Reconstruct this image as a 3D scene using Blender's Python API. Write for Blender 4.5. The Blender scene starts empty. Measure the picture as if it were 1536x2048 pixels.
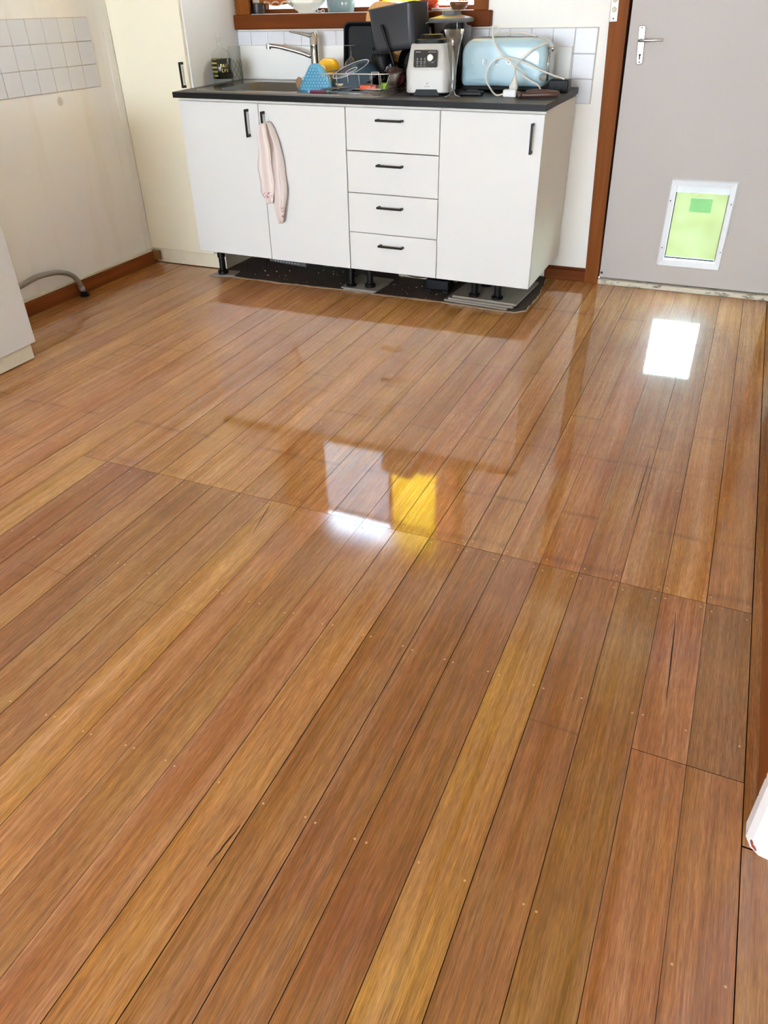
import bpy, bmesh, math, random
from mathutils import Vector, Matrix, Euler
random.seed(7)
sc = bpy.context.scene
C = sc.collection
R = math.radians

# ------------------------------------------------------------------ camera
CAM_LOC = Vector((2.5772, -3.3699, 1.2153))
CAM_ROT = Euler((R(55.81), R(1.16), R(23.593)), 'XYZ')
FPX = 1495.14
cam_data = bpy.data.cameras.new('camera')
cam_data.sensor_fit = 'HORIZONTAL'; cam_data.sensor_width = 36.0
cam_data.lens = FPX / 1536 * 36.0
cam_data.clip_start = 0.05
cam = bpy.data.objects.new('camera', cam_data); C.objects.link(cam)
cam.location = CAM_LOC; cam.rotation_euler = CAM_ROT
sc.camera = cam

# ------------------------------------------------------------------ world, sun, window light, exposure
sc.view_settings.view_transform = 'Standard'
sc.view_settings.look = 'None'
sc.view_settings.gamma = 1.0
sc.view_settings.use_curve_mapping = False
sc.view_settings.exposure = 0.75
sc.cycles.transparent_max_bounces = 24
sc.cycles.max_bounces = 10; sc.cycles.diffuse_bounces = 5
SKY = 25.0
w = bpy.data.worlds.new('sky'); sc.world = w; w.use_nodes = True
nt = w.node_tree; nt.nodes.clear()
tc = nt.nodes.new('ShaderNodeTexCoord'); sep = nt.nodes.new('ShaderNodeSeparateXYZ')
rmp = nt.nodes.new('ShaderNodeValToRGB'); bg = nt.nodes.new('ShaderNodeBackground'); out = nt.nodes.new('ShaderNodeOutputWorld')
rmp.color_ramp.elements[0].position = 0.0; rmp.color_ramp.elements[0].color = (0.78, 0.89, 1, 1)
rmp.color_ramp.elements[1].position = 0.8; rmp.color_ramp.elements[1].color = (0.56, 0.75, 1, 1)
nt.links.new(tc.outputs['Generated'], sep.inputs[0]); nt.links.new(sep.outputs['Z'], rmp.inputs[0])
nt.links.new(rmp.outputs[0], bg.inputs['Color']); nt.links.new(bg.outputs[0], out.inputs[0])
bg.inputs['Strength'].default_value = SKY

sun_d = bpy.data.lights.new('sun', 'SUN'); sun_d.energy = 24.0; sun_d.angle = R(0.6); sun_d.color = (1, .95, .86)
sun = bpy.data.objects.new('sun', sun_d); C.objects.link(sun)
sun.rotation_euler = (R(4), R(-28), 0)          # high sun from the left side of the house

def area(name, loc, rot, sx, sy, power, color, portal=False):
    d = bpy.data.lights.new(name, 'AREA'); d.shape = 'RECTANGLE'; d.size = sx; d.size_y = sy
    d.energy = power; d.color = color
    o = bpy.data.objects.new(name, d); C.objects.link(o); o.location = loc; o.rotation_euler = rot
    if portal: d.cycles.is_portal = True
    return o
# daylight entering by the wide glazed opening behind the camera
area('daylight_rear_window', (1.3, -9.40, 1.35), (R(90), 0, 0), 3.6, 1.9, 25, (0.86, 0.95, 1.0))
area('hall_fill_light', (4.15, -4.75, 1.3), (R(90), 0, R(90)), 0.7, 0.9, 5, (0.95, 0.97, 1.0))  # added fill light inside the hall; the opening behind it is walled up
# portals: sample the sky through the kitchen window and the pet flap
area('portal_kitchen_window', (0.69, 0.80, 1.66), (R(-90), 0, 0), 1.2, 0.94, 1, (1, 1, 1), True)

# ------------------------------------------------------------------ helpers
def at(px, py, y=None, x=None, z=None):
    """world point seen at photo pixel (px,py) on the plane y=.. or x=.. or z=.."""
    d = CAM_ROT.to_matrix() @ Vector(((px - 768) / FPX, (1024 - py) / FPX, -1.0))
    if y is not None: t = (y - CAM_LOC.y) / d.y
    elif x is not None: t = (x - CAM_LOC.x) / d.x
    else: t = (z - CAM_LOC.z) / d.z
    return CAM_LOC + d * t

def bench_z(x, y): return 0.8875 - 0.0095 * x + 0.016 * (y + 0.02)

def box(bm, x0, x1, y0, y1, z0, z1, bev=0.0, mat=None, seg=1):
    vs = [bm.verts.new((x, y, z)) for x in (x0, x1) for y in (y0, y1) for z in (z0, z1)]
    fs = [(0, 1, 3, 2), (4, 6, 7, 5), (0, 4, 5, 1), (2, 3, 7, 6), (0, 2, 6, 4), (1, 5, 7, 3)]
    faces = [bm.faces.new([vs[i] for i in f]) for f in fs]
    if bev > 0:
        es = list({e for f in faces for e in f.edges})
        bmesh.ops.bevel(bm, geom=es, offset=bev, segments=seg, affect='EDGES', profile=0.5)
    if mat is not None:
        bmesh.ops.transform(bm, matrix=mat, verts=[v for v in vs if v.is_valid])
    return vs

def BM(): return bmesh.new()

def obj(name, bm, mat, parent=None, loc=None, rot=None, smooth=False, angle=None):
    bmesh.ops.recalc_face_normals(bm, faces=bm.faces)
    me = bpy.data.meshes.new(name); bm.to_mesh(me); bm.free()
    return mobj(name, me, mat, parent, loc, rot, smooth, angle)

def mobj(name, me, mat, parent=None, loc=None, rot=None, smooth=False, angle=None):
    if mat is not None and not me.materials: me.materials.append(mat)
    if smooth:
        for p in me.polygons: p.use_smooth = True
        if angle is not None:
            try: me.set_sharp_from_angle(angle=R(angle))
            except Exception: pass
    o = bpy.data.objects.new(name, me); C.objects.link(o)
    if parent is not None: o.parent = parent
    if loc is not None: o.location = loc
    if rot is not None: o.rotation_euler = rot
    return o

def tag(o, label=None, cat=None, group=None, kind=None):
    if label: o['label'] = label
    if cat: o['category'] = cat
    if group: o['group'] = group
    if kind: o['kind'] = kind
    return o

def thing(name, label, cat, loc=(0, 0, 0), rot=(0, 0, 0), group=None):
    o = bpy.data.objects.new(name, None); C.objects.link(o); o.empty_display_size = 0.05
    o.location = loc; o.rotation_euler = rot
    return tag(o, label, cat, group)

def boxo(name, mat, x0, x1, y0, y1, z0, z1, bev=0.0, parent=None, loc=None, rot=None, seg=1):
    bm = BM(); box(bm, x0, x1, y0, y1, z0, z1, bev, seg=seg)
    return obj(name, bm, mat, parent, loc, rot)

def lathe(prof, n=32, bm=None, mat=None, closed=False):
    bm = bm or BM(); rings = []; allv = []
    for r, z in prof:
        if r < 1e-6: ring = [bm.verts.new((0, 0, z))]
        else: ring = [bm.verts.new((r * math.cos(2 * math.pi * i / n), r * math.sin(2 * math.pi * i / n), z)) for i in range(n)]
        rings.append(ring); allv += ring
    for a, b in zip(rings, rings[1:]):
        for i in range(n):
            j = (i + 1) % n
            if len(a) == 1 and len(b) == 1: continue
            if len(a) == 1: bm.faces.new((a[0], b[i], b[j]))
            elif len(b) == 1: bm.faces.new((a[i], a[j], b[0]))
            else: bm.faces.new((a[i], a[j], b[j], b[i]))
    for ring in (rings[0], rings[-1]):
        if len(ring) > 2 and closed: bm.faces.new(ring)
    if mat is not None: bmesh.ops.transform(bm, matrix=mat, verts=allv)
    return bm

def smooth_path(pts, sub=8):
    pts = [Vector(p) for p in pts]
    if len(pts) < 3: return pts
    P = [pts[0] * 2 - pts[1]] + pts + [pts[-1] * 2 - pts[-2]]; res = []
    for i in range(1, len(P) - 2):
        p0, p1, p2, p3 = P[i - 1:i + 3]
        for k in range(sub):
            t = k / sub
            res.append(0.5 * ((2 * p1) + (p2 - p0) * t + (2 * p0 - 5 * p1 + 4 * p2 - p3) * t * t + (3 * p1 - p0 - 3 * p2 + p3) * t ** 3))
    res.append(pts[-1]); return res

def tube(bm, pts, r, n=8, sub=8, closed=False, flat=1.0):
    """round tube along points; r number or function of t in 0..1"""
    path = smooth_path(pts, sub) if sub else [Vector(p) for p in pts]
    m = len(path); rings = []; up = None
    for i, p in enumerate(path):
        if closed: tan = (path[(i + 1) % m] - path[i - 1])
        else: tan = path[min(i + 1, m - 1)] - path[max(i - 1, 0)]
        tan.normalize()
        if up is None: up = Vector((0, 0, 1)) if abs(tan.z) < 0.9 else Vector((0, 1, 0))
        side = tan.cross(up)
        if side.length < 1e-6: side = tan.cross(Vector((1, 0, 0)))
        side.normalize(); up = side.cross(tan).normalized()
        rr = r(i / max(1, m - 1)) if callable(r) else r
        rings.append([bm.verts.new(p + side * (rr * math.cos(2 * math.pi * k / n)) + up * (rr * flat * math.sin(2 * math.pi * k / n))) for k in range(n)])
    rng = range(m) if closed else range(m - 1)
    for i in rng:
        a, b = rings[i], rings[(i + 1) % m]
        for k in range(n):
            j = (k + 1) % n
            bm.faces.new((a[k], a[j], b[j], b[k]))
    if not closed:
        bm.faces.new(rings[0]); bm.faces.new(rings[-1][::-1])
    return bm

def rrect(x0, x1, y0, y1, r, n=6, rs=None):
    """rounded rectangle outline, counter-clockwise; rs = radii (br, tr, tl, bl)"""
    rs = rs or (r, r, r, r); pts = []
    for (cx, cy, a0), q in zip((((x1), (y0), -90), (x1, y1, 0), (x0, y1, 90), (x0, y0, 180)), rs):
        sx = -1 if cx == x1 else 1; sy = 1 if cy == y0 else -1
        ox, oy = cx + sx * q, cy + sy * q
        for k in range(n + 1):
            a = R(a0 + 90 * k / n); pts.append((ox + q * math.cos(a), oy + q * math.sin(a)))
    return pts

def loft(bm, loops, cap0=True, cap1=True):
    rings = [[bm.verts.new(p) for p in lp] for lp in loops]
    n = len(rings[0])
    for a, b in zip(rings, rings[1:]):
        for i in range(n):
            j = (i + 1) % n
            bm.faces.new((a[i], a[j], b[j], b[i]))
    if cap0: bm.faces.new(rings[0][::-1])
    if cap1: bm.faces.new(rings[-1])
    return rings

def pillow(bm, outline, depth, bev, axis='y', y0=0.0, steps=4):
    """extrude a 2-D outline (x,z) along y with rounded front and back edges"""
    cx = sum(p[0] for p in outline) / len(outline); cz = sum(p[1] for p in outline) / len(outline)
    ext = max(max(abs(p[0] - cx), abs(p[1] - cz)) for p in outline)
    loops = []
    for k in range(steps + 1):
        a = R(90 * k / steps); ins = bev * (1 - math.sin(a)); y = bev * (1 - math.cos(a))
        loops.append((y0 + y, ins))
    for k in range(steps, -1, -1):
        a = R(90 * k / steps); ins = bev * (1 - math.sin(a)); y = bev * (1 - math.cos(a))
        loops.append((y0 + depth - y, ins))
    L = []
    for y, ins in loops:
        lp = []
        for (x, z) in outline:
            dx, dz = x - cx, z - cz
            hx = max(abs(p[0] - cx) for p in outline); hz = max(abs(p[1] - cz) for p in outline)
            lp.append((cx + dx * (hx - ins) / hx, y, cz + dz * (hz - ins) / hz))
        L.append(lp)
    loft(bm, L)
    return bm

def text_mesh(s, size, depth):
    cu = bpy.data.curves.new('lettering', 'FONT'); cu.body = s; cu.size = size; cu.extrude = depth
    cu.align_x = 'CENTER'; cu.align_y = 'CENTER'; cu.resolution_u = 3
    o = bpy.data.objects.new('lettering', cu); C.objects.link(o)
    bpy.context.view_layer.update()
    me = bpy.data.meshes.new_from_object(o.evaluated_get(bpy.context.evaluated_depsgraph_get()))
    bpy.data.objects.remove(o); bpy.data.curves.remove(cu)
    me.materials.clear()
    return me

# ------------------------------------------------------------------ materials
def lin(c):
    return tuple((v / 255 / 12.92) if v / 255 <= 0.04045 else ((v / 255 + 0.055) / 1.055) ** 2.4 for v in c)

def new_mat(name):
    m = bpy.data.materials.new(name); m.use_nodes = True
    return m, m.node_tree, m.node_tree.nodes['Principled BSDF']

def plain(name, rgb, rough=0.5, metal=0.0, spec=0.5, var=0.06, scale=8.0, bump=0.0, bscale=60.0, coat=0.0, stretch=None):
    """a procedural material: base colour with soft noise variation and optional fine relief"""
    m, t, b = new_mat(name)
    base = lin(rgb)
    co = t.nodes.new('ShaderNodeTexCoord')
    vec = co.outputs['Object']
    if stretch:
        mp = t.nodes.new('ShaderNodeMapping'); mp.inputs['Scale'].default_value = stretch
        t.links.new(vec, mp.inputs[0]); vec = mp.outputs[0]
    nz = t.nodes.new('ShaderNodeTexNoise'); nz.inputs['Scale'].default_value = scale; nz.inputs['Detail'].default_value = 5
    t.links.new(vec, nz.inputs['Vector'])
    mx = t.nodes.new('ShaderNodeMix'); mx.data_type = 'RGBA'
    mx.inputs[6].default_value = (*[max(0, v * (1 - var)) for v in base], 1)
    mx.inputs[7].default_value = (*[min(1, v * (1 + var)) for v in base], 1)
    t.links.new(nz.outputs['Fac'], mx.inputs[0]); t.links.new(mx.outputs[2], b.inputs['Base Color'])
    b.inputs['Roughness'].default_value = rough; b.inputs['Metallic'].default_value = metal
    b.inputs['Specular IOR Level'].default_value = spec
    b.inputs['Coat Weight'].default_value = coat; b.inputs['Coat Roughness'].default_value = 0.08
    if bump > 0:
        n2 = t.nodes.new('ShaderNodeTexNoise'); n2.inputs['Scale'].default_value = bscale; n2.inputs['Detail'].default_value = 4
        t.links.new(vec, n2.inputs['Vector'])
        bp = t.nodes.new('ShaderNodeBump'); bp.inputs['Strength'].default_value = bump; bp.inputs['Distance'].default_value = 0.004
        t.links.new(n2.outputs['Fac'], bp.inputs['Height']); t.links.new(bp.outputs[0], b.inputs['Normal'])
    return m

def mathn(t, op, a, b=None, clamp=False):
    n = t.nodes.new('ShaderNodeMath'); n.operation = op; n.use_clamp = clamp
    for i, v in enumerate((a, b)):
        if v is None: continue
        if isinstance(v, (int, float)): n.inputs[i].default_value = v
        else: t.links.new(v, n.inputs[i])
    return n.outputs[0]

def glass(name, tint=(0.95, 0.97, 0.96), refl=1.0, rough=0.02):
    """thin clear glass: fresnel mix of see-through and mirror, lets light pass"""
    m, t, b = new_mat(name); t.nodes.remove(b)
    o = t.nodes['Material Output']
    tr = t.nodes.new('ShaderNodeBsdfTransparent'); tr.inputs[0].default_value = (*tint, 1)
    gl = t.nodes.new('ShaderNodeBsdfGlossy'); gl.inputs['Roughness'].default_value = rough
    fr = t.nodes.new('ShaderNodeFresnel'); fr.inputs['IOR'].default_value = 1.5
    gg = t.nodes.new('ShaderNodeNewGeometry')
    f = mathn(t, 'MULTIPLY', mathn(t, 'MULTIPLY', fr.outputs[0], refl, True), mathn(t, 'SUBTRACT', 1.0, gg.outputs['Backfacing']))
    mx = t.nodes.new('ShaderNodeMixShader')
    t.links.new(f, mx.inputs[0]); t.links.new(tr.outputs[0], mx.inputs[1]); t.links.new(gl.outputs[0], mx.inputs[2])
    t.links.new(mx.outputs[0], o.inputs[0])
    return m

def wood_floor(name, fine, coat_rough, wave):
    """varnished eucalypt boards; the board's own tone comes from the object colour"""
    m, t, b = new_mat(name); L = t.links
    geo = t.nodes.new('ShaderNodeNewGeometry'); info = t.nodes.new('ShaderNodeObjectInfo')
    off = t.nodes.new('ShaderNodeVectorMath'); off.operation = 'SCALE'
    cmb = t.nodes.new('ShaderNodeCombineXYZ'); cmb.inputs[0].default_value = 3.1; cmb.inputs[1].default_value = 17.3; cmb.inputs[2].default_value = 41.7
    L.new(cmb.outputs[0], off.inputs[0]); L.new(info.outputs['Random'], off.inputs['Scale'])
    add = t.nodes.new('ShaderNodeVectorMath'); add.operation = 'ADD'
    L.new(geo.outputs['Position'], add.inputs[0]); L.new(off.outputs[0], add.inputs[1])
    def noise(sx, sy, det, dist=0.0, rgh=0.6):
        mp = t.nodes.new('ShaderNodeMapping'); mp.inputs['Scale'].default_value = (sx, sy, 1)
        L.new(add.outputs[0], mp.inputs[0])
        n = t.nodes.new('ShaderNodeTexNoise'); n.inputs['Scale'].default_value = 1; n.inputs['Detail'].default_value = det
        n.inputs['Distortion'].default_value = dist; n.inputs['Roughness'].default_value = rgh
        L.new(mp.outputs[0], n.inputs['Vector']); return n.outputs['Fac']
    broad = noise(26, 0.9, 4, 0.6); streak = noise(130, 2.2, 5, 0.3); fineg = noise(480, 16, 3); blotch = noise(5, 3.5, 3)
    pore = noise(620, 42, 2)
    def ramp(v, p0, c0, p1, c1):
        r = t.nodes.new('ShaderNodeMapRange'); r.inputs[1].default_value = p0; r.inputs[2].default_value = p1
        r.inputs[3].default_value = c0; r.inputs[4].default_value = c1; L.new(v, r.inputs[0]); return r.outputs[0]
    f = mathn(t, 'MULTIPLY', ramp(broad, 0.30, 0.80, 0.70, 1.17), ramp(streak, 0.30, 0.76, 0.68, 1.19))
    f = mathn(t, 'MULTIPLY', f, ramp(fineg, 0.32, 0.76, 0.66, 1.20))
    f = mathn(t, 'MULTIPLY', f, ramp(pore, 0.34, 0.80, 0.64, 1.12))
    f = mathn(t, 'MULTIPLY', f, ramp(blotch, 0.3, 0.90, 0.7, 1.08))
    # faint dark cross lines left by old fixings, broken up by noise
    sep = t.nodes.new('ShaderNodeSeparateXYZ'); L.new(geo.outputs['Position'], sep.inputs[0])
    brk = noise(4, 2, 2); wob = noise(3, 1, 2)
    yy = mathn(t, 'ADD', sep.outputs['Y'], mathn(t, 'MULTIPLY', mathn(t, 'SUBTRACT', wob, 0.5), 0.05))
    for y0, wd, dp in ((-1.545, 0.014, 0.34), (-1.205, 0.012, 0.30), (-1.07, 0.01, 0.22), (-0.94, 0.012, 0.30), (-0.62, 0.012, 0.22), (-2.318, 0.005, 0.25), (-1.775, 0.02, 0.25), (0.12, .02, .3)):
        d = mathn(t, 'ABSOLUTE', mathn(t, 'SUBTRACT', yy, y0))
        k = mathn(t, 'SUBTRACT', 1.0, mathn(t, 'DIVIDE', d, wd), True)
        k = mathn(t, 'MULTIPLY', k, ramp(brk, 0.46, 0.0, 0.62, dp))
        f = mathn(t, 'MULTIPLY', f, mathn(t, 'SUBTRACT', 1.0, k))
    # dark gum veins and small knots
    vein = noise(60, 5, 2, 1.5)
    f = mathn(t, 'MULTIPLY', f, ramp(vein, 0.19, 0.35, 0.235, 1.0))
    col = t.nodes.new('ShaderNodeVectorMath'); col.operation = 'SCALE'
    L.new(info.outputs['Color'], col.inputs[0]); L.new(f, col.inputs['Scale'])
    hue = t.nodes.new('ShaderNodeHueSaturation')
    L.new(col.outputs[0], hue.inputs['Color'])
    L.new(ramp(blotch, 0.3, 0.491, 0.7, 0.507), hue.inputs['Hue']); L.new(ramp(broad, 0.3, 1.12, 0.7, 0.92), hue.inputs['Saturation'])
    L.new(hue.outputs[0], b.inputs['Base Color'])
    b.inputs['Roughness'].default_value = 0.55; b.inputs['Specular IOR Level'].default_value = 0.15
    b.inputs['Coat Weight'].default_value = 1.0; b.inputs['Coat IOR'].default_value = 1.52
    b.inputs['Coat Roughness'].default_value = coat_rough
    bp = t.nodes.new('ShaderNodeBump'); bp.inputs['Strength'].default_value = 0.25; bp.inputs['Distance'].default_value = 0.0012
    L.new(streak, bp.inputs['Height']); L.new(bp.outputs[0], b.inputs['Normal'])
    # varnish skin: slow waves plus fine brush / dust texture
    slow = noise(7, 3, 2); grit = noise(420, 260, 3)
    h = mathn(t, 'ADD', mathn(t, 'MULTIPLY', slow, wave), mathn(t, 'MULTIPLY', grit, fine))
    h = mathn(t, 'ADD', h, mathn(t, 'MULTIPLY', streak, fine * 0.8))
    b2 = t.nodes.new('ShaderNodeBump'); b2.inputs['Strength'].default_value = 1.0; b2.inputs['Distance'].default_value = 0.001
    L.new(h, b2.inputs['Height']); L.new(b2.outputs[0], b.inputs['Coat Normal'])
    return m

def stained_timber(name, rgb, axis=(40, 40, 2)):
    m = plain(name, rgb, rough=0.5, var=0.45, scale=1.0, stretch=axis, spec=0.1, coat=0.0, bump=0.15, bscale=3)
    return m

def painted_wall(name, rgb, stain=0.05):
    m, t, b = new_mat(name); base = lin(rgb)
    co = t.nodes.new('ShaderNodeNewGeometry')
    n1 = t.nodes.new('ShaderNodeTexNoise'); n1.inputs['Scale'].default_value = 2.2; n1.inputs['Detail'].default_value = 6
    mp = t.nodes.new('ShaderNodeMapping'); mp.inputs['Scale'].default_value = (9, 9, 1.0)
    n2 = t.nodes.new('ShaderNodeTexNoise'); n2.inputs['Scale'].default_value = 1.0; n2.inputs['Detail'].default_value = 5
    t.links.new(co.outputs['Position'], n1.inputs['Vector']); t.links.new(co.outputs['Position'], mp.inputs[0]); t.links.new(mp.outputs[0], n2.inputs['Vector'])
    mr = t.nodes.new('ShaderNodeMapRange'); mr.inputs[1].default_value = 0.52; mr.inputs[2].default_value = 0.72
    t.links.new(n2.outputs['Fac'], mr.inputs[0])
    k = mathn(t, 'MULTIPLY', mr.outputs[0], stain * 5)
    mx = t.nodes.new('ShaderNodeMix'); mx.data_type = 'RGBA'
    mx.inputs[6].default_value = (*base, 1)
    mx.inputs[7].default_value = (base[0] * 0.80, base[1] * 0.72, base[2] * 0.58, 1)
    t.links.new(k, mx.inputs[0])
    m2 = t.nodes.new('ShaderNodeMix'); m2.data_type = 'RGBA'; m2.blend_type = 'MULTIPLY'; m2.inputs[0].default_value = 1
    v = mathn(t, 'ADD', mathn(t, 'MULTIPLY', n1.outputs['Fac'], 0.10), 0.95)
    cb = t.nodes.new('ShaderNodeCombineColor')
    for i in range(3): t.links.new(v, cb.inputs[i])
    t.links.new(mx.outputs[2], m2.inputs[6]); t.links.new(cb.outputs[0], m2.inputs[7])
    t.links.new(m2.outputs[2], b.inputs['Base Color'])
    b.inputs['Roughness'].default_value = 0.45; b.inputs['Specular IOR Level'].default_value = 0.35
    return m

MT = {}
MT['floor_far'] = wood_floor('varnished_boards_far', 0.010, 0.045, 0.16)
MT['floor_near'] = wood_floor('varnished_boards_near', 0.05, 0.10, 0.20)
MT['subfloor'] = plain('dark_subfloor', (38, 24, 16), 0.9, spec=0.05)
MT['wall'] = painted_wall('cream_wall_paint', (246, 244, 237), 0.02)
MT['wall_left'] = painted_wall('stained_cream_wall_paint', (247, 245, 240), 0.05)
MT['ceiling'] = plain('ceiling_paint', (240, 238, 232), 0.8, var=0.02)
MT['tile'] = plain('glazed_white_tile', (224, 225, 230), 0.3, var=0.03, scale=3)
MT['grout'] = plain('pale_grout', (196, 190, 180), 0.9)
MT['brown'] = stained_timber('red_brown_timber_x', (104, 50, 16), (2, 40, 40))
MT['brown_y'] = stained_timber('red_brown_timber_y', (130, 70, 30), (40, 2, 40))
MT['brown_z'] = stained_timber('red_brown_timber_z', (122, 66, 22), (40, 40, 2))
MT['cabinet'] = plain('white_melamine', (218, 218, 216), 0.38, var=0.015, scale=2, spec=0.4)
MT['cab_edge'] = plain('white_melamine_carcass', (228, 222, 212), 0.5, var=0.02)
MT['pantry'] = plain('cream_pantry_paint', (234, 227, 205), 0.42, var=0.02, scale=3)
MT['pantry_side'] = plain('pantry_side_lit_tone', (226, 226, 226), 0.45, var=0.03, scale=4)  # whiter than the cream door: cool window light put into the colour
MT['kick'] = plain('worn_cream_kickboard', (228, 220, 196), 0.6, var=0.10, scale=14)
MT['black'] = plain('black_plastic', (11, 11, 12), 0.45, var=0.1, spec=0.22)
MT['blackm'] = plain('matt_black_metal', (12, 12, 13), 0.4, var=0.05, spec=0.25)
MT['bench'] = plain('charcoal_laminate', (58, 53, 50), 0.45, var=0.10, scale=40, bump=0.04, bscale=500)
MT['bench_edge'] = MT['bench']
MT['steel'] = plain('brushed_stainless_steel', (160, 156, 150), 0.25, metal=1.0, var=0.05, scale=30)
MT['chrome'] = plain('polished_chrome', (206, 206, 206), 0.12, metal=1.0, var=0.01)
MT['door'] = plain('pale_grey_door_paint', (179, 171, 166), 0.5, var=0.02, scale=2, bump=0.03, bscale=12)
MT['white'] = plain('white_enamel_paint', (238, 238, 236), 0.4, var=0.03)
MT['alu'] = plain('white_powder_coated_aluminium', (226, 230, 234), 0.35, var=0.02)
MT['glass'] = glass('clear_glass', (0.955, 0.965, 0.95), 1.3)
MT['window_glass'] = glass('window_glass', (0.97, 0.98, 0.98), 1.0)
MT['grey_dark'] = plain('dark_grey_coated_metal', (62, 62, 66), 0.45, var=0.05)
MT['blue_bowl'] = plain('slate_blue_glaze', (54, 70, 82), 0.15, var=0.12, scale=10)
MT['cord'] = plain('white_cord_pvc', (226, 222, 212), 0.45, var=0.03)

# ------------------------------------------------------------------ floor
XR, PITCH = 2.8225, 0.10205
floor = boxo('floor', MT['subfloor'], -0.50, 4.25, -9.55, 0.66, -0.08, -0.0195)
tag(floor, 'varnished timber floorboards running towards the bench', None, kind='structure')

def plank(x0, x1, y0, y1, rgb, mat, gap=0.0006, dz=0.0):
    c = 0.0003; a, b2 = x0 + gap, x1 - gap; h = 0.019
    xc, yc = (a + b2) / 2, (y0 + y1) / 2; hw, hl = (b2 - a) / 2, (y1 - y0) / 2 - 0.0006
    prof = [(-hw, -h), (hw, -h), (hw, -c), (hw - c, 0), (-hw + c, 0), (-hw, -c)]
    bm = BM(); loft(bm, [[(x, -hl, z) for x, z in prof], [(x, hl, z) for x, z in prof]])
    o = obj('plank', bm, mat, floor, (xc, yc, dz))
    o.data.materials.append(MT['subfloor'])               # dirt in the joints
    for pl in o.data.polygons: pl.material_index = 0 if pl.normal.z > 0.9 else 1
    av = (172, 120, 76); rgb = [av[i] + (rgb[i] - (168, 112, 70)[i]) * 0.62 for i in range(3)]
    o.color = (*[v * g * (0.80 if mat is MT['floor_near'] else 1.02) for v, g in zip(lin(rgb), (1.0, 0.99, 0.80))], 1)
    return o

JY = -1.8085
near_cols = [(172, 104, 66), (178, 108, 70), (152, 96, 48), (158, 98, 62), (190, 130, 68), (152, 92, 56), (150, 90, 54),
             (166, 108, 66), (198, 134, 82), (180, 114, 78), (170, 112, 70), (200, 136, 94), (208, 148, 92), (168, 112, 66),
             (166, 110, 66), (150, 92, 54), (188, 128, 82), (158, 96, 62), (160, 94, 58), (216, 158, 104)]
far_cols = [(172, 112, 70), (180, 120, 74), (152, 96, 58), (150, 94, 56), (166, 102, 62), (162, 104, 62), (152, 98, 54),
            (172, 112, 68), (166, 108, 64), (168, 104, 64), (160, 104, 60), (172, 116, 70), (176, 120, 70), (162, 108, 60),
            (182, 124, 70), (176, 118, 66), (184, 130, 76), (172, 116, 72), (166, 108, 68), (176, 118, 74)]
gaps = [.0002, .0004, .0007, .0001, .0010, .0002, .0005, .0001, .0008, .0003]
NJ = 20                                                   # boards that butt on the cross joint
for k in range(NJ):
    x1 = XR - k * PITCH; x0 = x1 - PITCH
    g = gaps[(k * 3) % 10]
    if k in (0, 1):
        plank(x0, x1, JY, -2.314 + 0.0, near_cols[k], MT['floor_near'], g) if False else None
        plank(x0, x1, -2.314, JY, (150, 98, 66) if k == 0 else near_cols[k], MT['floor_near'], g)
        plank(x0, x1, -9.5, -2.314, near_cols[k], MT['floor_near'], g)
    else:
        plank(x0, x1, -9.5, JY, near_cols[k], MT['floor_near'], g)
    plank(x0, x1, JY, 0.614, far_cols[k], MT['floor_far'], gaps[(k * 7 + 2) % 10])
left_cols = [(182, 124, 86), (172, 112, 78), (188, 124, 88), (176, 116, 82), (168, 108, 72), (186, 128, 84), (160, 104, 70), (178, 122, 80), (168, 112, 70), (172, 114, 74), (164, 108, 66), (158, 100, 60)]
k = 0; x1 = XR - NJ * PITCH
while x1 > -0.44:
    x0 = max(x1 - PITCH, -0.441)
    plank(x0, x1, -9.5, 0.614, left_cols[k % 12], MT['floor_far'], gaps[(k * 3 + 1) % 10]); k += 1; x1 = x0
    if x1 <= -0.44: break
# strip against the right wall and the boards that run on through the doorway
plank(XR, 2.905, -2.45, 0.614, (150, 98, 62), MT['floor_far'], .0012)
xx = XR
for k in range(13):
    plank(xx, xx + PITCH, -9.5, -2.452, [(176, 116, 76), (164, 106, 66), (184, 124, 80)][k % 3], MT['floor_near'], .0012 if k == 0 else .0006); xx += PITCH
# filled nail holes: two per board on every joist line, far too many to count singly
bm = BM(); ND = []
def nail(x, y, z=0.0004, r=0.0024):
    n = 6; vs = [bm.verts.new((x + r * math.cos(2 * math.pi * i / n), y + r * math.sin(2 * math.pi * i / n), z)) for i in range(n)]
    bm.faces.new(vs)
for jy in (-3.17, -2.697, -2.224, -1.832, -1.785, -1.31, -0.84, -0.37):
    for k in range(32):
        for e in (0.011, PITCH - 0.011):
            if random.random() < 0.86:
                x = XR - k * PITCH - e
                if x < -0.4: continue
                if k >= NJ and jy in (-1.832, -1.785): continue
                nail(x + random.uniform(-.003, .003), jy + random.uniform(-.005, .005))
tag(obj('nail_filler', bm, plain('pale_putty', (196, 150, 100), 0.5), floor), kind='stuff')
# loose cracks and sunk dark knots
bm = BM()
for (pa, pb) in (((480, 1650), (414, 1734)), ((1352, 1225), (1332, 1413)), ((1302, 905), (1262, 1040)), ((545, 1000), (505, 1068))):
    a = at(*pa, z=0.0005); b = at(*pb, z=0.0005); n = 8; L1 = []; R1 = []
    for i in range(n + 1):
        t = i / n; p = a.lerp(b, t); wd = 0.0011 * math.sin(math.pi * min(1, max(0.06, t))) + 0.0003; j = random.uniform(-.001, .001)
        L1.append(bm.verts.new((p.x + j - wd, p.y, 0.0005))); R1.append(bm.verts.new((p.x + j + wd, p.y, 0.0005)))
    for i in range(n): bm.faces.new((L1[i], R1[i], R1[i + 1], L1[i + 1]))
tag(obj('board_crack', bm, plain('dark_crack', (34, 18, 10), 0.9), floor), kind='stuff')

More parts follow.
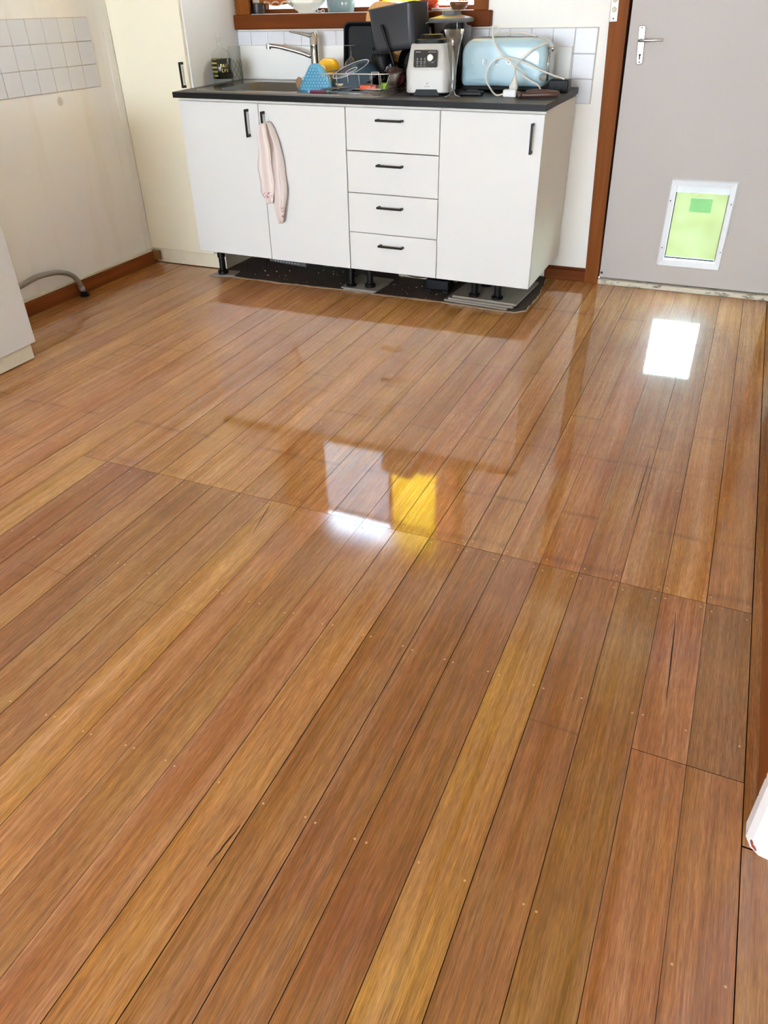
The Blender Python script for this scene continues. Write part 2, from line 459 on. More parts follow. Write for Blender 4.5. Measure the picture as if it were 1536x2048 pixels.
# ------------------------------------------------------------------ room shell
YW = 0.614; XL = -0.44; CE = 2.5
WX0, WX1, WZ0, WZ1 = 0.088, 1.294, 1.186, 2.12        # kitchen window opening
DX0, DX1, DZ1 = 1.960, 2.835, 2.05                     # back door opening
bm = BM()
t0, t1 = YW, YW + 0.15
for a in ((-0.6, WX0, 0, CE), (WX0, WX1, 0, WZ0), (WX0, WX1, WZ1, CE), (WX1, DX0, 0, CE), (DX0, DX1, DZ1, CE), (DX1, 4.3, 0, CE), (DX0, DX1, -0.09, -0.0005)):
    box(bm, a[0], a[1], t0, t1, a[2] - (0.1 if a[2] == 0 else 0), a[3])
wall_back = tag(obj('wall_back', bm, MT['wall']), 'cream painted back wall behind the kitchen bench', kind='structure')
wall_left = tag(boxo('wall_left', MT['wall_left'], XL - 0.15, XL, -9.55, YW, -0.1, CE), 'cream painted left wall with stains', kind='structure')
bm = BM()
box(bm, 2.865, 2.985, -2.43, -0.60, -0.1, CE); box(bm, 2.905, 2.985, -0.60, YW, -0.1, CE)
box(bm, 2.865, 2.985, -9.5, -3.35, -0.1, CE); box(bm, 2.865, 2.985, -3.35, -2.43, 2.05, CE)
tag(obj('wall_right', bm, MT['wall']), 'cream painted right wall with open doorway', kind='structure')
bm = BM()
for a in ((-0.6, -0.3, 0, CE), (2.9, 4.3, 0, CE), (-0.3, 2.9, 0, 0.8), (-0.3, 2.9, 2.05, CE)): box(bm, a[0], a[1], -9.7, -9.55, a[2], a[3])
tag(obj('wall_rear', bm, MT['wall']), 'cream wall with wide window behind the camera', kind='structure')
bm = BM()
for a in ((-9.55, -5.1, 0, CE), (-4.4, -2.43, 0, CE), (-5.1, -4.4, 0, 0.8), (-5.1, -4.4, 1.75, CE)): box(bm, 4.2, 4.3, a[0], a[1], a[2], a[3])
box(bm, 2.985, 4.2, -2.43, -2.35, -0.1, CE); box(bm, 4.22, 4.28, -5.1, -4.4, 0.8, 1.75)
tag(obj('wall_hall', bm, MT['wall']), 'cream wall of the adjoining hall', kind='structure')
tag(boxo('ceiling', MT['ceiling'], -0.6, 4.3, -9.7, YW + 0.28, CE, CE + 0.15), 'white ceiling', kind='structure')

# wall tiles (100 mm, each its own piece)
def tile_mesh(s, th, r=0.0025):
    bm = BM(); box(bm, -s / 2, s / 2, -th, 0, -s / 2, s / 2, r, seg=2)
    bmesh.ops.recalc_face_normals(bm, faces=bm.faces)
    me = bpy.data.meshes.new('tile'); bm.to_mesh(me); bm.free(); me.materials.append(MT['tile']); return me
TM = tile_mesh(0.0975, 0.007)
for kx in range(-1, 18):
    xc = 0.075 + 0.0998 * kx + 0.0499
    for row, zc in enumerate((1.0620, 0.9625, 0.8635)):
        if row == 1 and kx < 15: continue
        if row == 2 and kx < 17: continue
        if xc < 0.02: continue
        mobj('tile', TM, None, wall_back, (xc, YW, zc), (0, 0, 0))
obj('grout', (lambda b: (box(b, 0.0, 1.874, YW - 0.003, YW + 0.001, 1.0115, 1.1135), box(b, 1.572, 1.874, YW - 0.003, YW + 0.001, 0.8125, 1.0115), b)[2])(BM()), MT['grout'], wall_back)
for ky in range(8):
    yc = -0.02 - 0.0985 * ky - 0.0492
    for zc in (0.9525, 1.0490, 1.1455):
        o = mobj('tile', TM, None, wall_left, (XL, yc, zc), (0, 0, R(90))); o.scale = (0.985, 1, 0.97)
obj('grout', (lambda b: (box(b, XL - 0.001, XL + 0.003, -0.812, -0.0185, 0.9035, 1.1945), b)[1])(BM()), plain('warm_grout', (176, 160, 140), 0.9), wall_left)
bm = BM(); lathe([(0.0, 0.0015), (0.016, 0.0015), (0.0185, 0.0)], 20, bm, Matrix.Translation((XL, -0.307, 0.866)) @ Matrix.Rotation(R(90), 4, 'Y'))
obj('filler_patch', bm, plain('grey_filler', (206, 198, 184), 0.8, var=0.15, scale=60), wall_left)

boxo('cover_strip', MT['wall_left'], XL, XL + 0.003, 0.085, 0.128, 0.08, 1.14, 0.001, wall_left)
# baseboards and beads
b = tag(boxo('baseboard_left', MT['brown_y'], XL, XL + 0.018, -1.25, 0.15, 0, 0.066, 0.003), 'red-brown timber skirting along the left wall', kind='structure')
boxo('bead', MT['kick'], XL, XL + 0.010, -1.25, 0.14, 0.066, 0.079, 0.002, b)
boxo('corner_block', plain('raw_brown_block', (126, 88, 44), 0.7, var=0.25, scale=30), XL + 0.005, XL + 0.058, 0.118, 0.140, 0.022, 0.072, 0.002, b)
b = tag(boxo('baseboard_back', MT['brown'], 1.74, 1.955, YW - 0.018, YW, 0, 0.054, 0.003), 'red-brown timber skirting beside the back door', kind='structure')
boxo('cap_mould', MT['brown'], 1.74, 1.955, YW - 0.011, YW, 0.054, 0.066, 0.003, b)
b = tag(boxo('baseboard_right', MT['brown_y'], 2.845, 2.866, -2.40, -0.58, 0.004, 0.12, 0.004), 'dark red-brown timber skirting along the right wall', kind='structure')

# white chipped architrave at the doorway on the right
bm = BM()
pr = [(2.829, -2.400), (2.829, -2.428), (2.836, -2.446), (2.850, -2.458), (2.900, -2.466), (2.990, -2.466), (2.990, -2.400)]
loft(bm, [[(x, y, 0.0) for x, y in pr], [(x, y, 0.004) for x, y in pr], [(x, y, 2.12) for x, y in pr]])
def chipped(name):
    m, t, b = new_mat(name)
    co = t.nodes.new('ShaderNodeTexCoord'); n = t.nodes.new('ShaderNodeTexNoise'); n.inputs['Scale'].default_value = 42; n.inputs['Detail'].default_value = 5
    t.links.new(co.outputs['Object'], n.inputs['Vector'])
    r = t.nodes.new('ShaderNodeValToRGB'); r.color_ramp.interpolation = 'CONSTANT'
    e = r.color_ramp.elements; e[0].color = (*lin((150, 70, 60)), 1); e[0].position = 0; e[1].color = (*lin((240, 240, 242)), 1); e[1].position = 0.335
    t.links.new(n.outputs['Fac'], r.inputs[0]); t.links.new(r.outputs[0], b.inputs['Base Color']); b.inputs['Roughness'].default_value = 0.4
    return m
tag(obj('trim_1', bm, chipped('chipped_white_paint')), 'white chipped architrave at the doorway on the right', kind='structure')

def worn(name, rgb, rgb2, scale, thr, stretch=(1, 1, 1)):
    m, t, b = new_mat(name)
    co = t.nodes.new('ShaderNodeTexCoord'); mp = t.nodes.new('ShaderNodeMapping'); mp.inputs['Scale'].default_value = stretch
    n = t.nodes.new('ShaderNodeTexNoise'); n.inputs['Scale'].default_value = scale; n.inputs['Detail'].default_value = 8; n.inputs['Roughness'].default_value = 0.7
    t.links.new(co.outputs['Object'], mp.inputs[0]); t.links.new(mp.outputs[0], n.inputs['Vector'])
    r = t.nodes.new('ShaderNodeValToRGB'); e = r.color_ramp.elements
    e[0].color = (*lin(rgb2), 1); e[0].position = thr - 0.05; e[1].color = (*lin(rgb), 1); e[1].position = thr + 0.06
    t.links.new(n.outputs['Fac'], r.inputs[0]); t.links.new(r.outputs[0], b.inputs['Base Color']); b.inputs['Roughness'].default_value = 0.7
    return m

# ------------------------------------------------------------------ kitchen window
win = bpy.data.objects.new('window_1', None); C.objects.link(win); win.location = (0.69, YW, WZ0)
tag(win, 'timber framed kitchen window above the bench', kind='structure')
def wpart(name, mat, x0, x1, y0, y1, z0, z1, bev=0.002, parent=None):
    return boxo(name, mat, x0 - 0.69, x1 - 0.69, y0 - YW, y1 - YW, z0 - WZ0, z1 - WZ0, bev, parent or win)
wpart('sill', MT['brown'], -0.012, 1.382, 0.580, 0.70, 1.120, 1.184, 0.004)
wpart('inner_sill', plain('grey_worn_sill_paint', (150, 146, 150), 0.4, var=0.1, scale=12), 0.088, 1.294, 0.70, 0.764, 1.165, 1.186, 0.001)
wpart('architrave', MT['brown_z'], 0.006, 0.088, 0.594, 0.640, 1.184, 2.19)
wpart('architrave', MT['brown_z'], 1.294, 1.361, 0.594, 0.640, 1.184, 2.19)
wpart('architrave', MT['brown'], 0.006, 1.361, 0.594, 0.640, 2.12, 2.19)
for x0, x1 in ((0.088, 0.118), (0.765, 0.80), (1.264, 1.294)): wpart('stile', MT['brown_z'], x0, x1, 0.715, 0.750, 1.186, 2.12)
for z0, z1 in ((1.186, 1.206), (1.91, 1.945), (2.09, 2.12)): wpart('rail', MT['brown'], 0.088, 1.294, 0.716, 0.749, z0, z1)
for x0, x1 in ((0.118, 0.765), (0.80, 1.264)):
    for z0, z1 in ((1.206, 1.91), (1.945, 2.09)):
        wpart('pane', MT['window_glass'], x0, x1, 0.729, 0.733, z0, z1, 0)
def dimmer_mat():
    m, t, b = new_mat('pane_dimmer_sheet'); b.inputs['Base Color'].default_value = (*lin((34, 38, 30)), 1); b.inputs['Roughness'].default_value = .8
    tr = t.nodes.new('ShaderNodeBsdfTransparent'); mx = t.nodes.new('ShaderNodeMixShader'); mx.inputs[0].default_value = 0.68
    t.links.new(tr.outputs[0], mx.inputs[1]); t.links.new(b.outputs[0], mx.inputs[2]); t.links.new(mx.outputs[0], t.nodes['Material Output'].inputs[0]); return m
wpart('pane_dimmer', dimmer_mat(), 0.118, 0.765, 0.742, 0.7425, 1.206, 1.91, 0)  # unseen half-clear sheet added to dim the left pane and its reflection

# curtains: pleated, printed with rings
def curtain_mat(name, ground, ring, disc, transl):
    m, t, b = new_mat(name); L = t.links
    co = t.nodes.new('ShaderNodeTexCoord'); sp = t.nodes.new('ShaderNodeSeparateXYZ'); L.new(co.outputs['Object'], sp.inputs[0])
    P = 0.055
    def cell(o, off): 
        v = mathn(t, 'ADD', mathn(t, 'DIVIDE', o, P), off)
        return mathn(t, 'SUBTRACT', mathn(t, 'FRACT', v), 0.5)
    dx, dz = cell(sp.outputs[0], 50.0), cell(sp.outputs[2], 50.38)
    d = mathn(t, 'SQRT', mathn(t, 'ADD', mathn(t, 'MULTIPLY', dx, dx), mathn(t, 'MULTIPLY', dz, dz)))
    r = t.nodes.new('ShaderNodeValToRGB'); r.color_ramp.interpolation = 'CONSTANT'; e = r.color_ramp.elements
    e[0].position = 0; e[0].color = (*lin(disc), 1); e[1].position = 0.30; e[1].color = (*lin(ring), 1)
    x = e.new(0.42); x.color = (*lin(ground), 1)
    L.new(d, r.inputs[0]); L.new(r.outputs[0], b.inputs['Base Color']); b.inputs['Roughness'].default_value = 0.9
    tl = t.nodes.new('ShaderNodeBsdfTranslucent'); L.new(r.outputs[0], tl.inputs[0])
    mx = t.nodes.new('ShaderNodeMixShader'); mx.inputs[0].default_value = transl
    L.new(b.outputs[0], mx.inputs[1]); L.new(tl.outputs[0], mx.inputs[2]); L.new(mx.outputs[0], t.nodes['Material Output'].inputs[0])
    return m
def curtain(x0, x1, z0, z1, y, mat, label, pleats):
    bm = BM(); nx, nz = 48, 6; g = []
    for j in range(nz + 1):
        z = z0 + (z1 - z0) * j / nz; row = []
        for i in range(nx + 1):
            u = i / nx; row.append(bm.verts.new((x0 + (x1 - x0) * u, y + 0.010 * math.sin(u * pleats * 2 * math.pi), z + 0.003 * math.sin(u * 9) * (1 if j == 0 else 0))))
        g.append(row)
    for j in range(nz):
        for i in range(nx): bm.faces.new((g[j][i], g[j][i + 1], g[j + 1][i + 1], g[j + 1][i]))
    o = obj('curtain', bm, mat, smooth=True); md = o.modifiers.new('cloth_thickness', 'SOLIDIFY'); md.thickness = 0.0012
    return tag(o, label, 'curtain', 'kitchen window curtains')
curtain(0.096, 0.285, 1.222, 2.10, 0.690, curtain_mat('orange_ring_print', (214, 130, 62), (244, 228, 200), (196, 98, 26), 0.55), 'orange ring-print curtain at the left of the kitchen window', 4)
curtain(0.795, 1.135, 1.224, 2.10, 0.690, curtain_mat('golden_backlit_tint', (252, 226, 60), (252, 240, 150), (246, 204, 40), 0.85), 'golden curtain tinted bright yellow as if backlit, middle of the kitchen window', 5)  # sun through the cloth is put into this bright yellow colour
curtain(1.13, 1.292, 1.222, 2.10, 0.690, bpy.data.materials['orange_ring_print'], 'orange ring-print curtain at the right of the kitchen window', 3)
o = obj('curtain_rod', tube(BM(), [(0.09, 0.69, 2.10), (1.292, 0.69, 2.10)], 0.006, 8, 0), MT['chrome']); tag(o, 'thin rod carrying the kitchen window curtains', 'curtain rod')

# ------------------------------------------------------------------ back door
door = bpy.data.objects.new('door_1', None); C.objects.link(door); door.location = (DX0, YW, 0.0)
tag(door, 'pale grey back door with pet flap and lever handle', kind='structure')
PX0, PX1, PZ0, PZ1 = 2.318, 2.556, 0.146, 0.488
LY0, LY1 = YW - 0.002, YW + 0.036
bm = BM()
def prism(bm, x00, x01, x10, x11, y0, y1, z0, z1):
    vs = [bm.verts.new(p) for p in ((x00, y0, z0), (x01, y0, z0), (x01, y1, z0), (x00, y1, z0), (x10, y0, z1), (x11, y0, z1), (x11, y1, z1), (x10, y1, z1))]
    for f in ((3, 2, 1, 0), (4, 5, 6, 7), (0, 1, 5, 4), (1, 2, 6, 5), (2, 3, 7, 6), (3, 0, 4, 7)): bm.faces.new([vs[i] for i in f])
lx = lambda z: 2.0245 - 0.019 * z
prism(bm, lx(.03), PX0, lx(PZ0), PX0, LY0, LY1, .03, PZ0); prism(bm, lx(PZ0), PX0, lx(PZ1), PX0, LY0, LY1, PZ0, PZ1); prism(bm, lx(PZ1), PX0, lx(2.04), PX0, LY0, LY1, PZ1, 2.04)
box(bm, PX0, PX1, LY0, LY1, .03, PZ0); box(bm, PX0, PX1, LY0, LY1, PZ1, 2.04); box(bm, PX1, 2.831, LY0, LY1, .03, 2.04)
bmesh.ops.remove_doubles(bm, verts=bm.verts, dist=1e-5)
bmesh.ops.translate(bm, verts=bm.verts, vec=(-DX0, -YW, 0))
obj('leaf', bm, MT['door'], door)
def dl(*a): return (a[0] - DX0, a[1] - YW, a[2])
# lever handle on a long plate
hp = BM(); c = at(1282, 90, y=LY0)
pillow(hp, rrect(-0.0145, 0.0145, -0.072, 0.072, 0.006), 0.009, 0.003)
plate = obj('handle_plate', hp, MT['chrome'], door, dl(c.x, LY0 - 0.009, c.z), (0, R(-4), 0), smooth=True, angle=40)
bm = BM(); tube(bm, [(0, 0, 0), (0, -0.03, 0), (0.006, -0.044, 0), (0.03, -0.05, -0.001), (0.07, -0.05, -0.003), (0.098, -0.047, -0.006)], lambda t: 0.0095 - 0.0045 * t, 10, 5, flat=0.9)
obj('lever', bm, MT['chrome'], plate, (0, 0, 0.018), smooth=True)
lathe_m = Matrix.Rotation(R(90), 4, 'X')
for zz in (-0.064, 0.064): obj('screw', lathe([(0, 0.0025), (0.0032, 0.002), (0.0036, 0)], 10, mat=lathe_m), MT['blackm'], plate, (0, 0, zz))
bm = BM(); lathe([(0, 0.0012), (0.006, 0.001), (0.006, 0)], 14, bm, lathe_m); box(bm, -0.003, 0.003, -0.0012, 0, -0.018, -0.002)
obj('keyhole', bm, MT['black'], plate, (0, 0, -0.037))
# old bolt hole at the foot
obj('bolt_hole', lathe([(0, 0.0015), (0.006, 0.0012), (0.007, 0)], 12, mat=lathe_m), MT['black'], door, dl(2.032, LY0, 0.052))
# pet flap
fr = [rrect(2.290, 2.583, 0.115, 0.516, 0.002, 1), rrect(2.296, 2.577, 0.121, 0.510, 0.002, 1), rrect(PX0 + .002, PX1 - .002, PZ0 + .004, PZ1 - .002, 0.002, 1)]
bm = BM(); rings = []
for lp, y in ((fr[0], LY0), (fr[0], LY0 - .004), (fr[1], LY0 - .012), (fr[2], LY0 - .010), (fr[2], LY1)):
    rings.append([bm.verts.new(dl(x, y, z)) for x, z in lp])
for a, b_ in zip(rings, rings[1:]):
    n = len(a)
    for i in range(n): bm.faces.new((a[i], a[(i + 1) % n], b_[(i + 1) % n], b_[i]))
pet = obj('pet_door_frame', bm, MT['alu'], door)
pet['label'] = 'white aluminium pet door frame'
def flap_mat():
    m, t, b = new_mat('cloudy_clear_vinyl'); L = t.links
    b.inputs['Base Color'].default_value = (*lin((226, 236, 200)), 1); b.inputs['Roughness'].default_value = 0.25
    co = t.nodes.new('ShaderNodeTexCoord'); n = t.nodes.new('ShaderNodeTexNoise'); n.inputs['Scale'].default_value = 14; n.inputs['Detail'].default_value = 6
    L.new(co.outputs['Object'], n.inputs['Vector'])
    tr = t.nodes.new('ShaderNodeBsdfTransparent'); tr.inputs[0].default_value = (0.86, 0.95, 0.90, 1)
    k = mathn(t, 'ADD', mathn(t, 'MULTIPLY', n.outputs['Fac'], 0.035), 0.004)
    tl = t.nodes.new('ShaderNodeBsdfTranslucent'); tl.inputs[0].default_value = (0.85, 0.9, 0.7, 1)
    m1 = t.nodes.new('ShaderNodeMixShader'); m1.inputs[0].default_value = 0.5; L.new(b.outputs[0], m1.inputs[1]); L.new(tl.outputs[0], m1.inputs[2])
    mx = t.nodes.new('ShaderNodeMixShader'); L.new(k, mx.inputs[0]); L.new(tr.outputs[0], mx.inputs[1]); L.new(m1.outputs[0], mx.inputs[2])
    L.new(mx.outputs[0], t.nodes['Material Output'].inputs[0]); return m
fl = boxo('flap', flap_mat(), 2.3245 - DX0, 2.5505 - DX0, 0.010, 0.013, 0.158, 0.462, 0, pet)
boxo('flap_bar', MT['alu'], 2.321 - DX0, 2.554 - DX0, 0.002, 0.018, 0.456, 0.487, 0.003, pet)
for xs in (2.3205, 2.5510): boxo('side_gap_strip', MT['black'], xs - DX0, xs + 0.0035 - DX0, 0.006, 0.018, 0.150, 0.456, 0, pet)  # black strips painted in for the dark gaps beside the flap
boxo('magnet_strip', MT['black'], 2.3245 - DX0, 2.5505 - DX0, 0.008, 0.015, 0.152, 0.159, 0, pet)
boxo('sticker', glass('green_frosted_sticker', (0.66, 0.90, 0.78), 0.6, 0.3), 2.392 - DX0, 2.488 - DX0, 0.0088, 0.0098, 0.372, 0.434, 0, pet)
for x, z, a in ((2.304, 0.502, 45), (2.569, 0.502, -45), (2.304, 0.132, -45), (2.569, 0.132, 45)):
    boxo('mitre_joint', MT['cab_edge'], -0.0005, 0.0005, -0.0008, 0.001, -0.017, 0.017, 0, pet, dl(x, LY0 - 0.0115, z), (0, R(-a), 0))
for x, z in ((2.303, 0.42), (2.570, 0.42), (2.303, 0.205), (2.570, 0.205)):
    obj('screw', lathe([(0, 0.003), (0.0035, 0.0022), (0.004, 0)], 10, mat=lathe_m), MT['steel'], pet, dl(x, LY0 - 0.0115, z))
# frame, threshold
fx = lambda z: -0.034 * z
bm = BM(); prism(bm, 1.954, 2.0195, 1.954 + fx(2.12), 2.0195 + fx(2.12) + .02, YW - 0.022, YW + 0.02, 0.0, 2.12)
t2 = tag(obj('trim_2', bm, MT['brown_z']), 'red-brown timber door frame beside the light switch', kind='structure')
boxo('gap_blocker', plain('dark_gap_backing', (30, 18, 12), 0.9), 1.90, 2.040, YW + 0.0365, YW + 0.06, 0.02, 2.07, 0, t2)  # dark strip added behind the leaf gap to blacken it and block sky
boxo('gap_blocker', bpy.data.materials['dark_gap_backing'], 2.0402, 2.7998, YW + 0.0365, YW + 0.06, 0.0236, 0.052, 0, t2)  # same added strip under the leaf, keeps daylight out of the slit
t3 = tag(boxo('trim_3', MT['brown_z'], 2.835, 2.905, YW - 0.022, YW + 0.02, 0, 2.12, 0.003), 'red-brown timber door frame in the right corner', kind='structure')
boxo('gap_blocker', bpy.data.materials['dark_gap_backing'], 2.80, 2.90, YW + 0.0365, YW + 0.06, 0.02, 2.07, 0, t3)  # added at the right jamb against the sky leaking past the leaf
tag(boxo('trim_4', MT['brown'], 1.90, 2.905, YW - 0.022, YW + 0.02, 2.05, 2.12, 0.003), 'red-brown timber door head', kind='structure')
bm = BM(); box(bm, 2.021, 2.84, 0.590, 0.68, 0.0, 0.0235, 0.003)
tag(obj('trim_5', bm, worn('weathered_white_threshold', (206, 198, 180), (70, 52, 36), 16, 0.40, (1, 3, 3))), 'weathered white timber door threshold', kind='structure')

# light switch on the door frame
sw = thing('light_switch', 'narrow cream switch plate with two round buttons on door frame', 'light switch', (1.9335, YW - 0.022, 1.132))
bm = BM(); pillow(bm, rrect(-0.0165, 0.0165, 0, 0.118, 0.002), 0.006, 0.002); obj('plate', bm, MT['white'], sw, (0, -0.006, 0), (0, R(-2), 0), smooth=True, angle=40)
for zz in (0.044, 0.079): obj('button', lathe([(0, 0.006), (0.0085, 0.005), (0.010, 0.0)], 18, mat=lathe_m), plain('cream_button', (222, 214, 196), 0.4), sw, (-0.034 * zz, -0.006, zz), smooth=True)
for zz in (0.011, 0.110): obj('screw', lathe([(0, 0.0015), (0.0028, 0.001), (0.003, 0)], 10, mat=lathe_m), MT['blackm'], sw, (-0.034 * zz, -0.006, zz))

# ------------------------------------------------------------------ pantry and left cabinet
def bar_handle(parent, x, y, z, length, vertical=True, name='handle'):
    bm = BM(); h = length / 2; t = 0.0045
    if vertical:
        box(bm, -t, t, -0.030, -0.022, -h, h, 0.001)
        for s in (-1, 1): box(bm, -t, t, -0.024, 0.0, s * h - (0.011 if s > 0 else 0), s * h + (0.011 if s < 0 else 0), 0.001)
    else:
        box(bm, -h, h, -0.030, -0.022, -t, t, 0.001)
        for s in (-1, 1): box(bm, s * h - (0.011 if s > 0 else 0), s * h + (0.011 if s < 0 else 0), -0.024, 0.0, -t, t, 0.001)
    return obj(name, bm, MT['blackm'], parent, (x, y, z))

p = thing('pantry_cupboard', 'tall cream pantry cupboard in the corner left of the bench', 'cupboard', (-0.22, 0.36, 0))
boxo('carcass', MT['pantry_side'], -0.218, 0.218, -0.206, 0.245, 0.083, 2.25, 0.001, p)
pd = boxo('door', MT['pantry'], -0.2185, 0.2085, -0.225, -0.207, 0.083, 2.25, 0.0015, p)
bar_handle(pd, 0.186, -0.225, 0.947, 0.11)
boxo('plinth', MT['kick'], -0.2185, 0.275, -0.212, 0.20, 0.004, 0.082, 0.001, p)
boxo('floor_gap', MT['subfloor'], -0.2185, 0.272, -0.2105, 0.19, 0.0, 0.004, 0, p)

p = thing('base_cabinet', 'white base cabinet at the left edge, cut off by the photo', 'cabinet', (-0.2, -1.9, 0))
boxo('carcass', MT['cab_edge'], -0.238, 0.210, -0.75, 0.668, 0.080, 0.86, 0.001, p)
dd = boxo('door', MT['cabinet'], 0.212, 0.230, -0.04, 0.671, 0.079, 0.85, 0.0015, p)
d2 = boxo('door', MT['cabinet'], 0.212, 0.230, -0.745, -0.044, 0.079, 0.85, 0.0015, p)
kb = boxo('kickboard', MT['kick'], 0.180, 0.197, -0.75, 0.6705, 0.004, 0.080, 0.001, p)
boxo('end_board', MT['kick'], -0.238, 0.179, 0.652, 0.679, 0.003, 0.079, 0.001, p)
boxo('top_panel', MT['bench'], -0.238, 0.240, -0.76, 0.68, 0.862, 0.886, 0.001, p)

# conduit hose
hz = thing('flexible_conduit', 'grey flexible conduit curving from the skirting to the left cabinet', 'conduit', at(165, 590, x=-0.395))
o0 = hz.location
pts = [at(px, py, x=-0.40) - o0 for px, py in ((-40, 622), (0, 597), (45, 570), (72, 555), (100, 547), (122, 545), (142, 550), (156, 562), (164, 577))]
obj('hose', tube(BM(), pts, 0.0125, 12, 8), plain('grey_conduit_plastic', (142, 134, 124), 0.55, var=0.08, scale=30), hz, smooth=True)
a, b_ = pts[-1], Vector((0.004, 0.012, 0.004))
bm = BM(); tube(bm, [a + (a - pts[-2]) * -0.3, a, a * 0.6 + b_ * 0.4, b_], lambda t: 0.0145 - 0.003 * (t > .5), 12, 4)
obj('metal_fitting', bm, plain('galvanised_fitting', (186, 186, 184), 0.4, metal=0.5), hz, smooth=True, angle=40)
bm = BM(); lathe([(0, 0.02), (0.017, 0.02), (0.017, 0.006), (0.024, 0.005), (0.024, -0.004), (0, -0.004)], 12, bm); obj('base_gland', bm, MT['black'], hz, (0.004, 0.012, -.002))
tube(bm := BM(), [(0.014, -0.004, 0.024), (0.026, 0.0, 0.028), (0.026, 0.006, 0.016), (0.014, 0.004, 0.012)], 0.0022, 6, 4); obj('clip', bm, MT['steel'], hz, smooth=True)

# ------------------------------------------------------------------ bench cabinets (standing slightly out of level)
TILT = 0.0095
def leg_mesh():
    bm = lathe([(0, 0.132), (0.021, 0.132), (0.021, 0.085), (0.0165, 0.082), (0.0165, 0.02), (0.019, 0.018), (0.028, 0.016), (0.028, 0.0), (0, 0.0)], 18)
    bmesh.ops.recalc_face_normals(bm, faces=bm.faces)
    me = bpy.data.meshes.new('leg'); bm.to_mesh(me); bm.free(); me.materials.append(MT['black']); return me
LEG = leg_mesh()
def add_leg(root, x, y, zf):
    zt = 0.137 + TILT - TILT * x
    o = mobj('leg', LEG, None, root); o.location = (x - root.location.x, y, zf - root.location.z); o.scale = (1, 1, (zt - zf) / 0.132)
    return o
def unit(name, label, x0, wd):
    r = thing(name, label, 'cabinet', (x0, 0, TILT - TILT * x0), (0, TILT, 0), 'base cabinets under the worktop')
    boxo('side_panel', MT['cab_edge'], 0.0008, 0.0168, 0.0205, 0.598, 0.132, 0.8535, 0.0008, r)
    boxo('side_panel', MT['cab_edge'], wd - 0.0168, wd - 0.0008, 0.0205, 0.598, 0.132, 0.8535, 0.0008, r)
    boxo('bottom_panel', MT['cab_edge'], 0.017, wd - 0.017, 0.0205, 0.598, 0.132, 0.148, 0.0008, r)
    boxo('back_panel', MT['cab_edge'], 0.017, wd - 0.017, 0.585, 0.597, 0.149, 0.8535, 0.0008, r)
    boxo('front_rail', MT['cab_edge'], 0.017, wd - 0.017, 0.0205, 0.0365, 0.78, 0.8535, 0.0008, r)
    return r
ZB, ZT = 0.1306, 0.8405
c1 = unit('sink_cabinet', 'white two-door sink cabinet with a cloth on its handle', 0, 0.9)
d1 = boxo('door', MT['cabinet'], 0.0015, 0.4465, 0, 0.018, ZB, ZT, 0.0012, c1); bar_handle(d1, 0.391, 0, 0.758, 0.118)
d2 = boxo('door', MT['cabinet'], 0.4520, 0.8985, -0.004, 0.014, ZB, ZT, 0.0012, c1); bar_handle(d2, 0.481, -0.004, 0.752, 0.118)
c2 = unit('drawer_cabinet', 'white cabinet with four stacked drawers under the worktop', 0.9, 0.45)
for z0, z1 in ((ZB, 0.3065), (0.3095, 0.4845), (0.4880, 0.6630), (0.6670, ZT)):
    d = boxo('drawer', MT['cabinet'], 0.0015, 0.4485, 0, 0.018, z0, z1, 0.0012, c2)
    bar_handle(d, 0.219 + 0.004 * (z0 < .2), 0, {ZB: 0.258, 0.3095: 0.432, 0.4880: 0.612, 0.6670: 0.795}[z0], 0.125, False)
c3 = unit('single_door_cabinet', 'white one-door cabinet at the right end of the bench', 1.35, 0.45)
d = boxo('door', MT['cabinet'], 0.0015, 0.4485, 0, 0.018, ZB, ZT, 0.0012, c3); bar_handle(d, 0.406, 0, 0.752, 0.115)
for r_, x, y, zf in ((c1, 0.085, 0.066, 0.009), (c1, 0.856, 0.090, 0.0155), (c1, 0.08, 0.52, 0.005), (c1, 0.84, 0.52, 0.005), (c2, 0.955, 0.106, 0.0155), (c2, 0.96, 0.52, .005), (c2, 1.30, 0.53, .005),
                     (c3, 1.515, 0.103, 0.031), (c3, 1.630, 0.103, 0.031), (c3, 1.522, 0.277, 0.031)):
    add_leg(r_, x, y, zf)

# worktop with sink cut-out
WT0, WT1 = -0.0035, 1.812
wt = thing('worktop', 'long black laminate worktop with dark grey top over the cabinets', 'worktop', (0, -0.02, 0.8875), (0.016, TILT, 0))
HX0, HX1, HY0, HY1 = 0.165, 0.635, 0.105, 0.475
bm = BM(); th = 0.0245
for a in ((WT0, HX0, 0, 0.632), (HX1, WT1, 0, 0.632), (HX0, HX1, 0, HY0), (HX0, HX1, HY1, 0.632)): box(bm, a[0], a[1], a[2], a[3], -th, 0)
bmesh.ops.remove_doubles(bm, verts=bm.verts, dist=1e-5)
obj('top', bm, MT['bench'], wt)
boxo('front_edging', MT['black'], WT0, WT1, -0.0008, 0.0, -th, -0.0006, 0, wt)
boxo('end_edging', MT['black'], WT1, WT1 + 0.0008, -0.0008, 0.632, -th, -0.0006, 0, wt)

